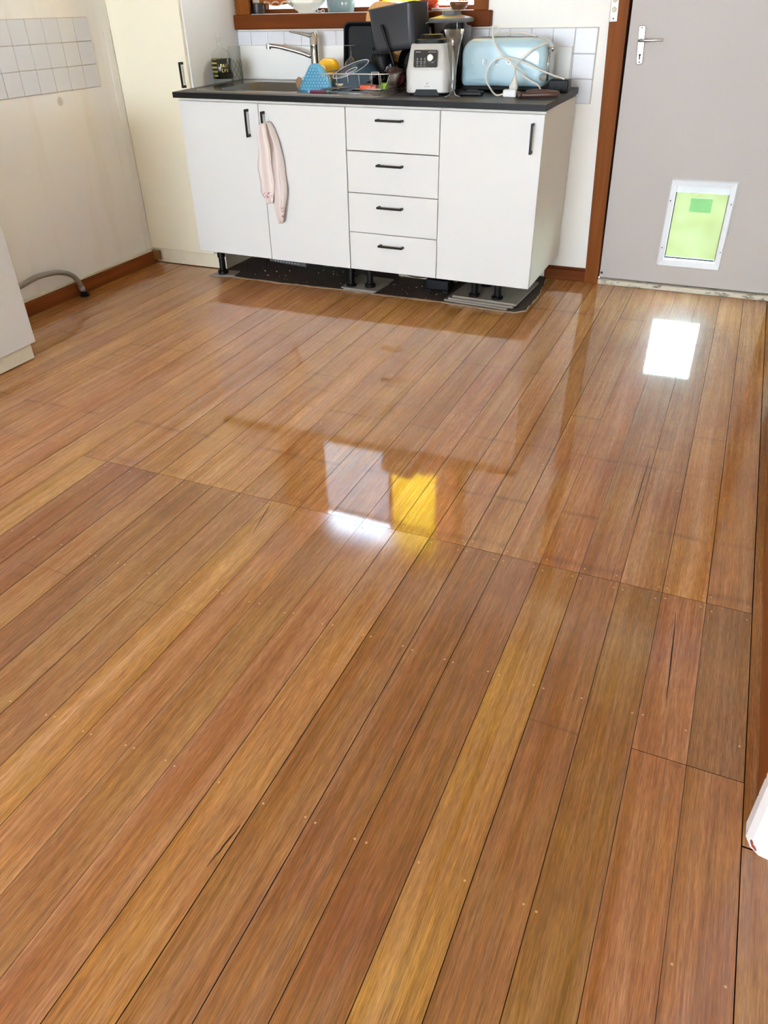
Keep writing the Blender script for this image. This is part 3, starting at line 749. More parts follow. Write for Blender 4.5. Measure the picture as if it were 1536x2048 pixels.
# inset sink
sk = thing('sink', 'stainless steel inset sink with a drainer on the bench', 'sink', (0, -0.02, 0.8878), (0.016, TILT, 0))
def ring_loop(x0, x1, y0, y1, r, z): return [(x, y, z) for x, y in rrect(x0, x1, y0, y1, r, 6)]
bm = BM()
out_ = [ring_loop(0.075, 1.085, 0.045, 0.555, 0.06, 0.0), ring_loop(0.077, 1.083, 0.047, 0.553, 0.058, 0.005), ring_loop(0.085, 1.075, 0.055, 0.545, 0.05, 0.0062), ring_loop(0.095, 1.065, 0.065, 0.535, 0.042, 0.003)]
rg = loft(bm, out_, False, False)
inner = [bm.verts.new(p) for p in ring_loop(0.172, 0.628, 0.112, 0.468, 0.07, 0.003)]
o_l = rg[-1]; n = len(o_l)
for i in range(n): bm.faces.new((o_l[i], o_l[(i + 1) % n], inner[(i + 1) % n], inner[i]))
obj('rim', bm, MT['steel'], sk, smooth=True, angle=50)
bm = BM()
loft(bm, [ring_loop(0.172, 0.628, 0.112, 0.468, 0.07, 0.003), ring_loop(0.180, 0.620, 0.120, 0.460, 0.065, -0.006), ring_loop(0.186, 0.614, 0.126, 0.454, 0.06, -0.12), ring_loop(0.21, 0.59, 0.15, 0.43, 0.05, -0.150), ring_loop(0.36, 0.44, 0.25, 0.33, 0.04, -0.156)], False, True)
obj('bowl', bm, plain('shaded_bowl_steel', (104, 100, 94), 0.3, metal=1.0, var=0.1), sk, smooth=True, angle=60)  # steel darkened: the bowl's dark reflections are put into its colour
for k in range(7):
    bm = BM(); tube(bm, [(0.70, 0.12 + 0.06 * k, 0.0035), (1.03, 0.12 + 0.06 * k, 0.0035)], 0.004, 8, 0, flat=.6); obj('drainer_rib', bm, MT['steel'], sk, smooth=True)
obj('drain', lathe([(0, 0.003), (0.02, 0.003), (0.034, 0.004), (0.038, 0)], 20), MT['chrome'], sk, (0.40, 0.29, -0.155), smooth=True)

# mixer tap
TX, TY = 0.497, 0.515
tp = thing('mixer_tap', 'chrome mixer tap with long spout behind the sink', 'tap', (TX, TY, bench_z(TX, TY) + 0.003))
z0 = tp.location.z
obj('body', lathe([(0.026, 0), (0.026, 0.006), (0.022, 0.012), (0.0205, 0.10), (0.0215, 0.155), (0.0225, 0.158), (0.0225, 0.162), (0.0215, 0.164), (0.020, 0.198), (0.012, 0.212), (0, 0.214)], 28), MT['chrome'], tp, smooth=True, angle=50)
T = Vector((TX, TY, z0))
sp = [at(px, py, y=yy) - T for px, py, yy in ((622, 113, TY), (604, 106, TY - .01), (580, 99, TY - .025), (557, 93.5, TY - .04), (542, 91.5, TY - .05), (537, 91.5, TY - .053))]
bm = BM(); tube(bm, sp, lambda t: 0.0125 - 0.002 * t, 14, 6, flat=.85); obj('spout', bm, MT['chrome'], tp, smooth=True)
e = sp[-1]; bm = BM(); lathe([(0, 0.010), (0.0115, 0.010), (0.0125, 0.004), (0.0125, -0.014), (0.0095, -0.0155), (0, -0.0155)], 18, bm); obj('aerator', bm, MT['chrome'], tp, e + Vector((0, 0, 0)), smooth=True, angle=40)
lv = [Vector((0.0, 0, 0.200)), at(622, 72, y=TY) - T, at(608, 68.5, y=TY) - T, at(594, 66, y=TY - .005) - T, at(579, 63.5, y=TY - .01) - T]
bm = BM(); tube(bm, lv, lambda t: 0.0175 * (1 - t) ** 1.3 + 0.006, 12, 6, flat=.55); obj('lever', bm, MT['chrome'], tp, smooth=True)

# splashback board along the wall
b = boxo('splashback_board', MT['white'], 0.0, 1.762, -0.006, 0.006, 0, 0.155, 0.0015, None, (0.004, 0.598, bench_z(0, 0.60) - 0.001), (0, 0.0060, 0))
tag(b, 'low white board standing along the wall behind the bench', 'board')

# tea towel on the handle
def strand(bm, rows, y, dep, folds, ph):
    loops = []
    sm = []
    for i in range(len(rows) - 1):
        for k in range(4):
            t = k / 4; sm.append(tuple(rows[i][j] * (1 - t) + rows[i + 1][j] * t for j in range(3)))
    sm.append(rows[-1])
    for q, (z, a, b_) in enumerate(sm):
        n = 14; lp = []; taper = min(1, 0.35 + q / 9)
        for s in (0, 1):
            for i in range(n):
                u = i / (n - 1); u = u if s == 0 else 1 - u
                f = math.sin(u * folds * math.pi * 2 + ph + z * 5) * dep * 0.55 * taper + math.sin(u * 3 + z * 21) * dep * 0.2
                edge = math.sin(math.pi * u) ** 0.5
                lp.append((a + (b_ - a) * u + 0.003 * math.sin(z * 40 + ph), y + f + (-1 if s == 0 else 1) * 0.004 * (0.25 + edge), z))
        loops.append(lp)
    loft(bm, loops)
tw = thing('tea_towel', 'pale pink cloth hanging from the second cabinet door handle', 'towel', (0.5, -0.03, 0.32))
def towel_mat():
    m, t, b = new_mat('pale_pink_cotton'); L = t.links
    co = t.nodes.new('ShaderNodeTexCoord'); sp_ = t.nodes.new('ShaderNodeSeparateXYZ'); L.new(co.outputs['Object'], sp_.inputs[0])
    n = t.nodes.new('ShaderNodeTexNoise'); n.inputs['Scale'].default_value = 60; n.inputs['Detail'].default_value = 2; L.new(co.outputs['Object'], n.inputs['Vector'])
    v = mathn(t, 'ABSOLUTE', mathn(t, 'SUBTRACT', n.outputs['Fac'], 0.5)); ln = mathn(t, 'LESS_THAN', v, 0.035)
    def band(z0, z1, x0, x1):
        a = mathn(t, 'MULTIPLY', mathn(t, 'GREATER_THAN', sp_.outputs[2], z0), mathn(t, 'LESS_THAN', sp_.outputs[2], z1))
        c = mathn(t, 'MULTIPLY', mathn(t, 'GREATER_THAN', sp_.outputs[0], x0), mathn(t, 'LESS_THAN', sp_.outputs[0], x1))
        return mathn(t, 'MULTIPLY', a, c)
    k = mathn(t, 'ADD', band(0.125, 0.150, -0.045, 0.012), band(0.035, 0.085, 0.045, 0.08), True)
    k = mathn(t, 'MULTIPLY', mathn(t, 'MULTIPLY', k, ln), 0.75)
    mx = t.nodes.new('ShaderNodeMix'); mx.data_type = 'RGBA'; mx.inputs[6].default_value = (*lin((222, 209, 203)), 1); mx.inputs[7].default_value = (*lin((150, 70, 92)), 1)
    L.new(k, mx.inputs[0]); L.new(mx.outputs[2], b.inputs['Base Color']); b.inputs['Roughness'].default_value = 0.95; b.inputs['Specular IOR Level'].default_value = 0.1
    return m
TWM = towel_mat()
def px_rows(rows, y):
    r = []
    for py, a, b_ in rows:
        A = at(a, py, y=y); B = at(b_, py, y=y); r.append(((A.z + B.z) / 2 - 0.32, A.x - 0.5, B.x - 0.5))
    return r
bm = BM(); strand(bm, px_rows(((246, 524, 534), (258, 516, 538), (280, 513.5, 542), (310, 515, 546), (340, 516, 549), (365, 519, 551), (385, 520, 552), (396, 527, 552), (406, 537, 550)), -0.035), 0, 0.026, 1.5, 0.4)
obj('front_fold', bm, TWM, tw, (0, -0.012, 0), smooth=True)
bm = BM(); strand(bm, px_rows(((243, 529, 537), (258, 533, 547), (280, 538, 557), (310, 541, 562), (340, 544, 568), (365, 546, 572), (390, 546, 573), (415, 547, 572), (432, 551, 570), (446, 557, 566)), -0.028), 0, 0.022, 1.6, 2.1)
obj('back_fold', bm, TWM, tw, (0, 0.002, 0), smooth=True)

# ------------------------------------------------------------------ things on the bench
def place(name, label, cat, x, y, rot=(0, 0, 0), dz=0.0, group=None):
    return thing(name, label, cat, (x, y, bench_z(x, y) + dz), rot, group)

# gin bottle
b = place('liquor_bottle', 'clear glass liquor bottle with a black and gold label', 'bottle', 0.058, 0.335)
obj('glass_body', lathe([(0, 0.004), (0.045, 0.004), (0.050, 0.010), (0.050, 0.112), (0.047, 0.130), (0.036, 0.146), (0.020, 0.155), (0.0155, 0.160), (0.0150, 0.198), (0.0175, 0.200), (0.0175, 0.212), (0.013, 0.213), (0.0115, 0.198)], 32), MT['glass'], b, smooth=True)
def label_mat():
    m, t, bb = new_mat('black_gold_label'); L = t.links
    co = t.nodes.new('ShaderNodeTexCoord'); s = t.nodes.new('ShaderNodeSeparateXYZ'); L.new(co.outputs['Object'], s.inputs[0])
    w_ = mathn(t, 'FRACT', mathn(t, 'MULTIPLY', s.outputs[2], 55)); stripe = mathn(t, 'LESS_THAN', w_, 0.42)
    side = mathn(t, 'LESS_THAN', s.outputs[0], 0.004)
    k = mathn(t, 'MULTIPLY', stripe, side)
    mx = t.nodes.new('ShaderNodeMix'); mx.data_type = 'RGBA'; mx.inputs[6].default_value = (*lin((24, 22, 16)), 1); mx.inputs[7].default_value = (*lin((150, 134, 50)), 1)
    L.new(k, mx.inputs[0]); L.new(mx.outputs[2], bb.inputs['Base Color']); bb.inputs['Roughness'].default_value = 0.25
    return m
lab = obj('label', lathe([(0.0503, 0.026), (0.0507, 0.0262), (0.0507, 0.1118), (0.0503, 0.112)], 40), label_mat(), b, smooth=True)
lab['label'] = 'black paper label with gold stripes'
GOLD = plain('gold_print', (206, 190, 110), 0.3, metal=0.6)
for s_, zz in (('FAST', 0.083), ('LIFE', 0.062)):
    me = text_mesh(s_, 0.021, 0.0003)
    for v in me.vertices:
        th_ = v.co.x / 0.0512; r_ = 0.0512 + v.co.z; yy = v.co.y
        a = th_ - R(90) + R(50); v.co = (r_ * math.cos(a), r_ * math.sin(a), yy + zz)
    mobj('lettering', me, GOLD, lab)
# cut glass tumbler
g = place('cut_glass_tumbler', 'tall cut-glass tumbler beside the liquor bottle', 'glass', 0.049, 0.475)
obj('glass_wall', lathe([(0, 0.006), (0.026, 0.006), (0.028, 0.012), (0.0315, 0.158), (0.0335, 0.158), (0.0335, 0.10), (0.031, 0.0), (0, 0.0)], 24), MT['glass'], g, smooth=True)
bm = BM()
for k in range(10):
    for s in (-1, 1):
        pts = []
        for i in range(9):
            t = i / 8; a = 2 * math.pi * (k / 10) + s * t * 1.3; z = 0.012 + 0.085 * t; r_ = 0.0315 + 0.0018 * t
            pts.append((r_ * math.cos(a), r_ * math.sin(a), z))
        tube(bm, pts, 0.0011, 4, 0)
obj('cut_pattern', bm, glass('cut_glass_facets', (0.82, 0.82, 0.79), 3.0, 0.05), g, smooth=True)

# wooden spoon, blue mitt, yellow bowl
s = place('wooden_spoon', 'round wooden spoon head at the left of the dish rack', 'spoon', 0.580, 0.19)
bm = BM(); loft(bm, [[(0.019 * f * math.cos(2 * math.pi * i / 16), yy, 0.028 + 0.027 * f * math.sin(2 * math.pi * i / 16)) for i in range(16)] for yy, f in ((-0.006, 0.6), (-0.004, 0.92), (0, 1), (0.004, 0.9), (0.007, 0.5))])
obj('head', bm, plain('worn_spoon_wood', (150, 112, 78), 0.7, var=0.2, scale=30), s, smooth=True)
obj('shaft', tube(BM(), [(0.0, 0.002, 0.012), (0.06, 0.03, 0.012), (0.14, 0.06, 0.02)], 0.006, 8, 4), plain('spoon_shaft_wood', (158, 118, 80), 0.7, var=0.2, scale=30), s, smooth=True)

m_ = place('silicone_mitt', 'blue honeycomb-textured silicone mitt leaning on the dish rack', 'mitt', 0.682, 0.155)
ol = [(-0.082, 0.0), (0.085, 0.0), (0.088, 0.02), (0.080, 0.05), (0.060, 0.078), (0.040, 0.100), (0.020, 0.113), (0.000, 0.116), (-0.022, 0.106), (-0.040, 0.080), (-0.058, 0.052), (-0.074, 0.024)]
bm = BM()
def scl(f): return [(0.0 + (x - 0.0) * f, 0.045 + (z - 0.045) * f) for x, z in ol]
loft(bm, [[(x, yy + 0.06 * z, z) for x, z in scl(f)] for yy, f in ((-0.0165, 0.84), (-0.0145, 0.94), (-0.006, 1.0), (0.006, 0.98), (0.012, 0.7))])
obj('body', bm, plain('sky_blue_silicone', (92, 158, 186), 0.45, var=0.12, scale=20), m_, smooth=True)
bm = BM(); hs = 0.0085
for i in range(-6, 7):
    for j in range(0, 9):
        cx, cz = (i + 0.5 * (j % 2)) * hs * 1.78, 0.012 + j * hs * 1.5
        if all((abs(cx) < 0.078 - 0.62 * max(0, z_ - 0.01)) for z_ in (cz,)) and cz < 0.10:
            pts = [(cx + hs * math.sin(R(60 * q)), -0.0168 + 0.06 * cz, cz + hs * math.cos(R(60 * q))) for q in range(6)]
            tube(bm, pts, 0.0013, 4, 0, closed=True)
tag(obj('honeycomb_ribs', bm, plain('deep_blue_silicone', (62, 124, 156), 0.45), m_), kind='stuff')
y_ = place('white_blue_cup', 'white and pale blue cup behind the blue mitt', 'cup', 0.628, 0.285)
obj('cup', lathe([(0, 0.096), (0.025, 0.096), (0.038, 0.088), (0.041, 0.070), (0.039, 0.0), (0.036, 0.0), (0.036, 0.085), (0, 0.090)], 24), plain('pale_blue_glaze', (168, 210, 228), 0.2, var=0.06), y_, smooth=True)
obj('white_band', lathe([(0.0250, 0.0972), (0.0385, 0.0890), (0.0415, 0.072)], 24), MT['white'], y_, smooth=True)
y_ = place('yellow_bowl', 'upturned yellow plastic bowl behind the dish rack', 'bowl', 0.632, 0.40, (R(5), R(3), 0), 0.010)
obj('bowl', lathe([(0, 0.106), (0.028, 0.105), (0.046, 0.090), (0.060, 0.040), (0.064, 0.0), (0.061, 0.0), (0.057, 0.040), (0.044, 0.085), (0, 0.101)], 28), plain('bright_yellow_plastic', (240, 186, 40), 0.3, var=0.05), y_, smooth=True, angle=60)

# wire dish rack
rk = place('dish_rack', 'wire dish rack on the drainer filled with washing up', 'dish rack', 0.72, 0.15, (0, 0, R(3)), 0.008)
RW, RD, RH = 0.325, 0.27, 0.066
WIRE = plain('white_metal_wire', (196, 192, 186), 0.3, metal=0.7)
def wire(pts, r=0.0016, name='wire', sub=0, closed=False):
    return obj(name, tube(BM(), pts, r, 6, sub, closed), WIRE, rk, smooth=True)
wire([(x, y, RH) for x, y in rrect(-0.015, RW + 0.01, -0.015, RD + 0.01, 0.03, 4)], 0.0028, 'top_rim', 0, True)
wire([(x, y, 0.006) for x, y in rrect(0, RW - 0.015, 0, RD, 0.03, 4)], 0.0022, 'base_rim', 0, True)
for k in range(5): wire([(0.02 + 0.012 * k if k < 3 else RW - 0.03 - 0.05 * (k - 3), -0.014, RH), (0.024 + 0.012 * k if k < 3 else RW - 0.03 - 0.05 * (k - 3), 0, 0.006)])
for k in range(4): wire([(0.08 + 0.055 * k, -0.014, RH), (0.08 + 0.055 * k, 0, 0.006)])
for k in range(12):
    y = 0.005 + 0.022 * k
    wire([(RW + 0.009, y, RH), (RW - 0.016, y, 0.006)]); wire([(-0.014, y, RH), (0.001, y, 0.006)])
    if k % 2 == 0: wire([(0.001, y, 0.006), (RW - 0.016, y, 0.006)])
wire([(0.255, -0.016, RH - 0.05), (0.256, -0.020, RH + 0.008), (0.290, -0.020, RH + 0.008), (0.292, -0.016, RH - 0.058)], 0.002, 'handle_loop')
for x, y in ((0.03, 0.02), (RW - 0.05, 0.02), (0.03, RD - .02), (RW - 0.05, RD - .02)): wire([(x, y, 0.006), (x, y, -0.006)], 0.002, 'foot')

# washing up in the rack
bw = place('inverted_bowl', 'slate-blue glazed bowl upside down on the dish rack', 'bowl', 0.838, 0.262, (R(17), R(-15), 0), 0.036)
obj('bowl', lathe([(0, 0.046), (0.025, 0.0475), (0.085, 0.050), (0.087, 0.054), (0.092, 0.054), (0.094, 0.049), (0.110, 0.028), (0.122, 0.0), (0.118, 0.0), (0.106, 0.026), (0.088, 0.042), (0, 0.044)], 40), MT['blue_bowl'], bw, smooth=True, angle=40)
obj('foot_ring', lathe([(0.0865, 0.0535), (0.0885, 0.0552), (0.0905, 0.0552), (0.092, 0.0535)], 40), plain('unglazed_rim', (196, 196, 200), 0.6), bw, smooth=True)
obj('centre_ring', lathe([(0.026, 0.0474), (0.0285, 0.0492), (0.031, 0.0475)], 32), plain('unglazed_centre', (176, 180, 190), 0.6), bw, smooth=True)
wg = place('wine_glass', 'upside-down stemmed wine glass in front of the black tray', 'glass', 0.742, 0.43)
obj('glass', lathe([(0.033, 0.0), (0.040, 0.040), (0.040, 0.070), (0.030, 0.100), (0.012, 0.116), (0.005, 0.124), (0.0042, 0.158), (0.008, 0.164), (0.038, 0.1665), (0.038, 0.1685), (0.0, 0.170)], 32), glass('wine_glass_clear', (0.90, 0.91, 0.92), 2.2), wg, smooth=True)
# black oven tray leaning on the wall
tr = thing('oven_tray', 'black rounded oven tray leaning against the wall tiles', 'tray', (0.792, 0.487, bench_z(.79, .49)), (R(-6), 0, 0))
bm = BM()
lo = lambda ins, y, r: [(x, y, z) for x, z in rrect(-0.125 + ins, 0.125 - ins, 0 + ins, 0.262 - ins, r, 6)]
loft(bm, [lo(0, 0.0, 0.03), lo(0.0, -0.003, 0.03), lo(0.006, -0.003, 0.026), lo(0.016, 0.016, 0.02), lo(0.018, 0.018, 0.018)], False, True)
loft(bm, [lo(0.0, 0.0, 0.03), lo(0.012, 0.019, 0.02), lo(0.016, 0.021, 0.02)], False, True)
obj('pan', bm, plain('black_enamel', (17, 17, 20), 0.4, var=0.1, spec=0.25), tr, smooth=True, angle=40)
# wooden board
wb = thing('cutting_board', 'rounded wooden cutting board behind the grey basket', 'cutting board', (0.855, 0.535, bench_z(.8, .54)), (R(-3), R(4), 0))
bm = BM(); pillow(bm, rrect(-0.105, 0.105, 0.0, 0.338, 0.06, 8, (0.02, 0.07, 0.07, 0.02)), 0.014, 0.004)
obj('panel', bm, plain('light_board_wood', (206, 156, 92), 0.55, var=0.22, scale=1.0, stretch=(120, 10, 6)), wb, smooth=True, angle=40)
# grey basket, tipped
gb = thing('air_fryer_basket', 'dark grey square basket tipped on top of the washing up', 'basket', (1.03, 0.385, 1.040), (R(0), R(-8), R(-4)))
bm = BM(); lo = lambda h, d, z, r: [(x, y, z) for x, y in rrect(-h, h, -d, d, r, 5)]
loft(bm, [lo(0.085, 0.07, 0.0, 0.03), lo(0.100, 0.085, 0.006, 0.03), lo(0.106, 0.092, 0.022, 0.03), lo(0.110, 0.096, 0.165, 0.022), lo(0.1125, 0.0985, 0.167, 0.022), lo(0.1125, 0.0985, 0.172, 0.022), lo(0.1065, 0.0925, 0.172, 0.02), lo(0.103, 0.089, 0.025, 0.025), lo(0.09, 0.075, 0.010, 0.025)], True, True)
obj('shell', bm, MT['grey_dark'], gb, smooth=True, angle=50)
su = thing('black_spatula', 'black spatula handle leaning on the grey basket', 'utensil', at(783, 112, y=0.26))
o0 = su.location; A = at(763, 50, y=0.272) - o0; Bp = at(772, 78, y=0.268) - o0
bm = BM(); tube(bm, [A, A.lerp(Bp, .5), Bp, (0, 0, 0), Vector((0.012, 0, -0.04))], lambda t: 0.0085 - 0.003 * t, 8, 4); obj('shaft', bm, MT['black'], su, smooth=True)
# black pot behind the bowl
bp_ = place('black_saucepan', 'black saucepan upside down behind the blue bowl', 'saucepan', 0.905, 0.428)
obj('pan', lathe([(0.052, 0.0), (0.0545, 0.02), (0.0545, 0.122), (0.049, 0.134), (0, 0.137)], 32), plain('black_nonstick', (14, 14, 15), 0.4, var=0.2, spec=0.25), bp_, smooth=True, angle=50)
bm = BM(); tube(bm, [(-0.036, -0.02, 0.13), (-0.042, -0.02, 0.152), (-0.02, -0.02, 0.158), (0.0, -0.02, 0.150), (0.0, -0.02, 0.131)], 0.006, 8, 4, flat=.6); obj('handle', bm, MT['blackm'], bp_, smooth=True)
fp = thing('black_frying_pan', 'black frying pan standing on edge under the grey basket', 'frying pan', (1.065, 0.47, bench_z(1.065, .47)), (R(-10), 0, 0))
obj('pan', lathe([(0, 0.0), (0.072, 0.0), (0.082, 0.012), (0.088, 0.036), (0.0905, 0.036), (0.085, 0.010), (0.074, -0.003), (0, -0.003)], 36, mat=Matrix.Translation((0, 0.0, 0.0905)) @ Matrix.Rotation(R(90), 4, 'X')), plain('black_pan_coating', (14, 14, 15), 0.4, var=0.2, spec=0.25), fp, smooth=True, angle=40)
# crumpled produce bag
pb = place('produce_bag', 'crumpled clear bag with dark red contents in the dish rack', 'bag', 1.003, 0.345, dz=0.008)
def crumple(rx, ry, rz, seed, amp=0.18):
    bm = BM(); bmesh.ops.create_icosphere(bm, subdivisions=4, radius=1)
    rnd = random.Random(seed); dirs = [Vector((rnd.gauss(0, 1), rnd.gauss(0, 1), rnd.gauss(0, 1))).normalized() for _ in range(26)]
    for v in bm.verts:
        d = v.co.normalized(); f = 1.0
        for k, q in enumerate(dirs): f += amp * (0.5 if k % 2 else -0.4) * max(0, d.dot(q) - 0.72) * 3
        v.co = Vector((d.x * rx, d.y * ry, d.z * rz)) * f
    return bm
obj('contents', crumple(0.042, 0.04, 0.040, 3), plain('dark_red_produce', (116, 52, 54), 0.3, var=0.4, scale=40), pb, (0.005, 0, 0.042), smooth=True)
obj('film', crumple(0.058, 0.05, 0.052, 5, 0.3), glass('cling_film', (0.55, 0.53, 0.52), 2.0, 0.1), pb, (0, 0, 0.050))
# small things seen between the wires
o = place('orange_peeler', 'orange plastic handle lying in the front of the dish rack', 'utensil', 0.945, 0.172, (0, 0, R(6)), 0.012); obj('handle', (lambda b: (box(b, -0.04, 0.04, -0.012, 0.012, 0, 0.020, 0.006, seg=2), b)[1])(BM()), plain('orange_plastic', (214, 82, 36), 0.35), o, smooth=True, angle=40)
o = place('green_scrubber', 'small lime green scrubber in the corner of the dish rack', 'scrubber', 1.017, 0.190, dz=0.012); obj('pad', (lambda b: (box(b, -0.016, 0.016, -0.012, 0.012, 0, 0.028, 0.006, seg=2), b)[1])(BM()), plain('lime_green_fibre', (132, 168, 44), 0.8, var=0.2, scale=60), o, smooth=True, angle=40)
o = place('cork_pestle', 'pale brown wooden knob lying in the dish rack', 'utensil', 0.872, 0.180, dz=0.010); obj('knob', lathe([(0, 0), (0.016, 0.003), (0.018, 0.02), (0.012, 0.03), (0, 0.032)], 16), plain('pale_brown_wood', (168, 124, 98), 0.6, var=.15, scale=40), o, smooth=True)
o = place('patterned_dish', 'small cream patterned dish lying in the dish rack', 'dish', 0.815, 0.185, dz=0.010); obj('dish', lathe([(0, 0.004), (0.02, 0.004), (0.036, 0.018), (0.038, 0.026), (0.035, 0.026), (0.019, 0.008), (0, 0.008)], 24), plain('cream_speckled_glaze', (186, 168, 140), 0.3, var=0.3, scale=90), o, smooth=True)
ST = MT['steel']
for k, (x, y, a, lab_) in enumerate(((0.728, 0.118, 12, 'leftmost dinner fork lying under the front of the dish rack'), (0.752, 0.108, 16, 'middle dinner fork lying under the front of the dish rack'), (0.778, 0.098, 20, 'rightmost dinner fork lying under the front of the dish rack'))):
    o = place('fork', lab_, 'fork', x, y, (R(0), R(-6), R(a)), 0.012, 'forks under the dish rack')
    bm = BM(); tube(bm, [(0.0, 0, 0), (0.05, 0, 0.004), (0.11, 0, 0.0)], 0.0032, 6, 4, flat=.5); box(bm, -0.022, 0.002, -0.010, 0.010, -0.001, 0.001); obj('shank', bm, ST, o, smooth=True, angle=40)
    for q in range(4):
        bm = BM(); box(bm, -0.058, -0.020, -0.0095 + 0.0055 * q, -0.0070 + 0.0055 * q, -0.001, 0.001); obj('tine', bm, ST, o)
o = place('serrated_knife', 'long serrated bread knife lying along the front of the drainer', 'knife', 0.90, 0.085, (R(20), R(0), R(5)), 0.012)
bm = BM(); n = 40; lo_ = []
vs1 = [bm.verts.new((-0.12 + 0.2 * i / n, 0, 0.0)) for i in range(n + 1)]; vs2 = [bm.verts.new((-0.12 + 0.2 * i / n, -0.009 - (0.003 if i % 2 else 0), 0.001)) for i in range(n + 1)]
for i in range(n): bm.faces.new((vs1[i], vs1[i + 1], vs2[i + 1], vs2[i]))
oo = obj('blade', bm, plain('dull_knife_steel', (96, 94, 92), 0.5, metal=1.0, var=0.3, scale=200), o); oo.modifiers.new('thickness', 'SOLIDIFY').thickness = 0.0015
boxo('handle', plain('dark_purple_handle', (92, 36, 66), 0.4), -0.20, -0.12, -0.016, 0.002, -0.006, 0.008, 0.005, o)

# blender base
bl = place('blender', 'silver blender base with black control panel and knob', 'blender', 1.232, 0.225, (0, 0, R(7)))
bm = BM()
H = lambda h, z, r: [(x, y, z) for x, y in rrect(-h, h, -h, h, r, 6)]
loft(bm, [H(0.090, 0.008, 0.03), H(0.096, 0.012, 0.03), H(0.0965, 0.092, 0.03), H(0.0955, 0.096, 0.03), H(0.078, 0.188, 0.026), H(0.074, 0.192, 0.024)], True, True)
obj('body', bm, plain('satin_silver_plastic', (190, 188, 184), 0.5, metal=0.15, var=0.02), bl, smooth=True, angle=35)
bm = BM(); loft(bm, [[(-0.058, 0, 0), (0.058, 0, 0), (0.046, 0, 0.024), (-0.046, 0, 0.024)], [(-0.058, 0.012, 0), (0.058, 0.012, 0), (0.046, 0.012, 0.024), (-0.046, 0.012, 0.024)]])
obj('front_recess', bm, MT['black'], bl, (0, -0.0978, 0.0))
obj('foot', (lambda b: (loft(b, [H(0.086, 0.0, 0.03), H(0.088, 0.009, 0.03)]), b)[1])(BM()), MT['black'], bl)
bm = BM(); loft(bm, [H(0.068, 0.190, 0.03), H(0.066, 0.206, 0.03), H(0.050, 0.210, 0.03), H(0.045, 0.224, 0.03)], True, True); obj('jug_seat', bm, MT['black'], bl, smooth=True, angle=35)
SL = math.atan2(0.0175, 0.092)
bm = BM(); pillow(bm, rrect(-0.054, 0.054, -0.033, 0.033, 0.008), 0.004, 0.001)
pn = obj('control_panel', bm, plain('gloss_black_panel', (12, 12, 13), 0.15), bl, (-0.006, -0.0900, 0.139), (-SL, 0, 0))
obj('frame_line', tube(BM(), [(x, -0.0006, z) for x, z in rrect(-0.0525, 0.0525, -0.0315, 0.0315, 0.007, 4)], 0.0009, 4, 0, True), MT['chrome'], pn)
obj('knob', lathe([(0, 0.020), (0.012, 0.020), (0.0145, 0.017), (0.0155, 0.0), (0, 0.0)], 28, mat=lathe_m), plain('silver_knob', (200, 194, 184), 0.25, metal=0.9), pn, (0.024, 0, 0.0), smooth=True, angle=40)
DIM = plain('grey_print', (150, 150, 146), 0.5)
for i in range(3):
    for j in range(2):
        me = text_mesh('0', 0.013, 0.0002); ob = mobj('button_icon', me, DIM, pn, (-0.036 + 0.0165 * i, -0.0003, -0.003 - 0.016 * j), (R(90), 0, 0))
        boxo('button_caption', DIM, -0.005, 0.005, -0.0005, 0, -0.001, 0.001, 0, pn, (-0.036 + 0.0165 * i, 0, -0.0115 - 0.016 * j))
for xx_, ww_ in ((-0.034, 0.022), (0.028, 0.034)): boxo('caption', DIM, -ww_ / 2, ww_ / 2, -0.0005, 0, -0.0012, 0.0012, 0, pn, (xx_, 0, 0.024))
me = text_mesh('H', 0.014, 0.0003); mobj('logo', me, plain('grey_logo', (110, 108, 104), 0.5), bl, (0.004, -0.0967, 0.045), (R(90), 0, 0))
boxo('logo_line', plain('grey_logo_line', (130, 128, 124), 0.5), -0.013, 0.013, -0.0005, 0, -0.001, 0.001, 0, bl, (0.004, -0.0966, 0.034))
# blender jug
jg = place('blender_jug', 'smoky clear blender jug with grey lid behind the blender base', 'jug', 1.238, 0.455)
obj('jug', (lambda b: (loft(b, [H(0.058, 0.0, 0.03), H(0.062, 0.02, 0.03), H(0.080, 0.262, 0.03), H(0.078, 0.262, 0.028), H(0.058, 0.02, 0.028)], True, False), b)[1])(BM()), glass('smoky_plastic', (0.50, 0.48, 0.47), 1.5, 0.08), jg, smooth=True, angle=40)
obj('lid', (lambda b: (loft(b, [H(0.083, 0.258, 0.03), H(0.088, 0.266, 0.03), H(0.086, 0.274, 0.03), H(0.040, 0.286, 0.025), H(0.036, 0.302, 0.02), H(0.030, 0.304, 0.02)]), b)[1])(BM()), plain('grey_lid_plastic', (92, 94, 96), 0.5), jg, smooth=True, angle=35)
bm = BM(); tube(bm, [(-0.084, -0.02, 0.262), (-0.105, -0.03, 0.258), (-0.118, -0.034, 0.250)], 0.007, 8, 4, flat=.4); obj('pour_lip', bm, plain('grey_lip', (120, 122, 126), 0.3), jg, smooth=True)
bm = BM(); tube(bm, [(0.066, -0.066, 0.225), (0.080, -0.100, 0.215), (0.084, -0.112, 0.14), (0.076, -0.096, 0.045), (0.052, -0.05, 0.035)], 0.007, 8, 6); obj('handle', bm, MT['black'], jg, smooth=True)
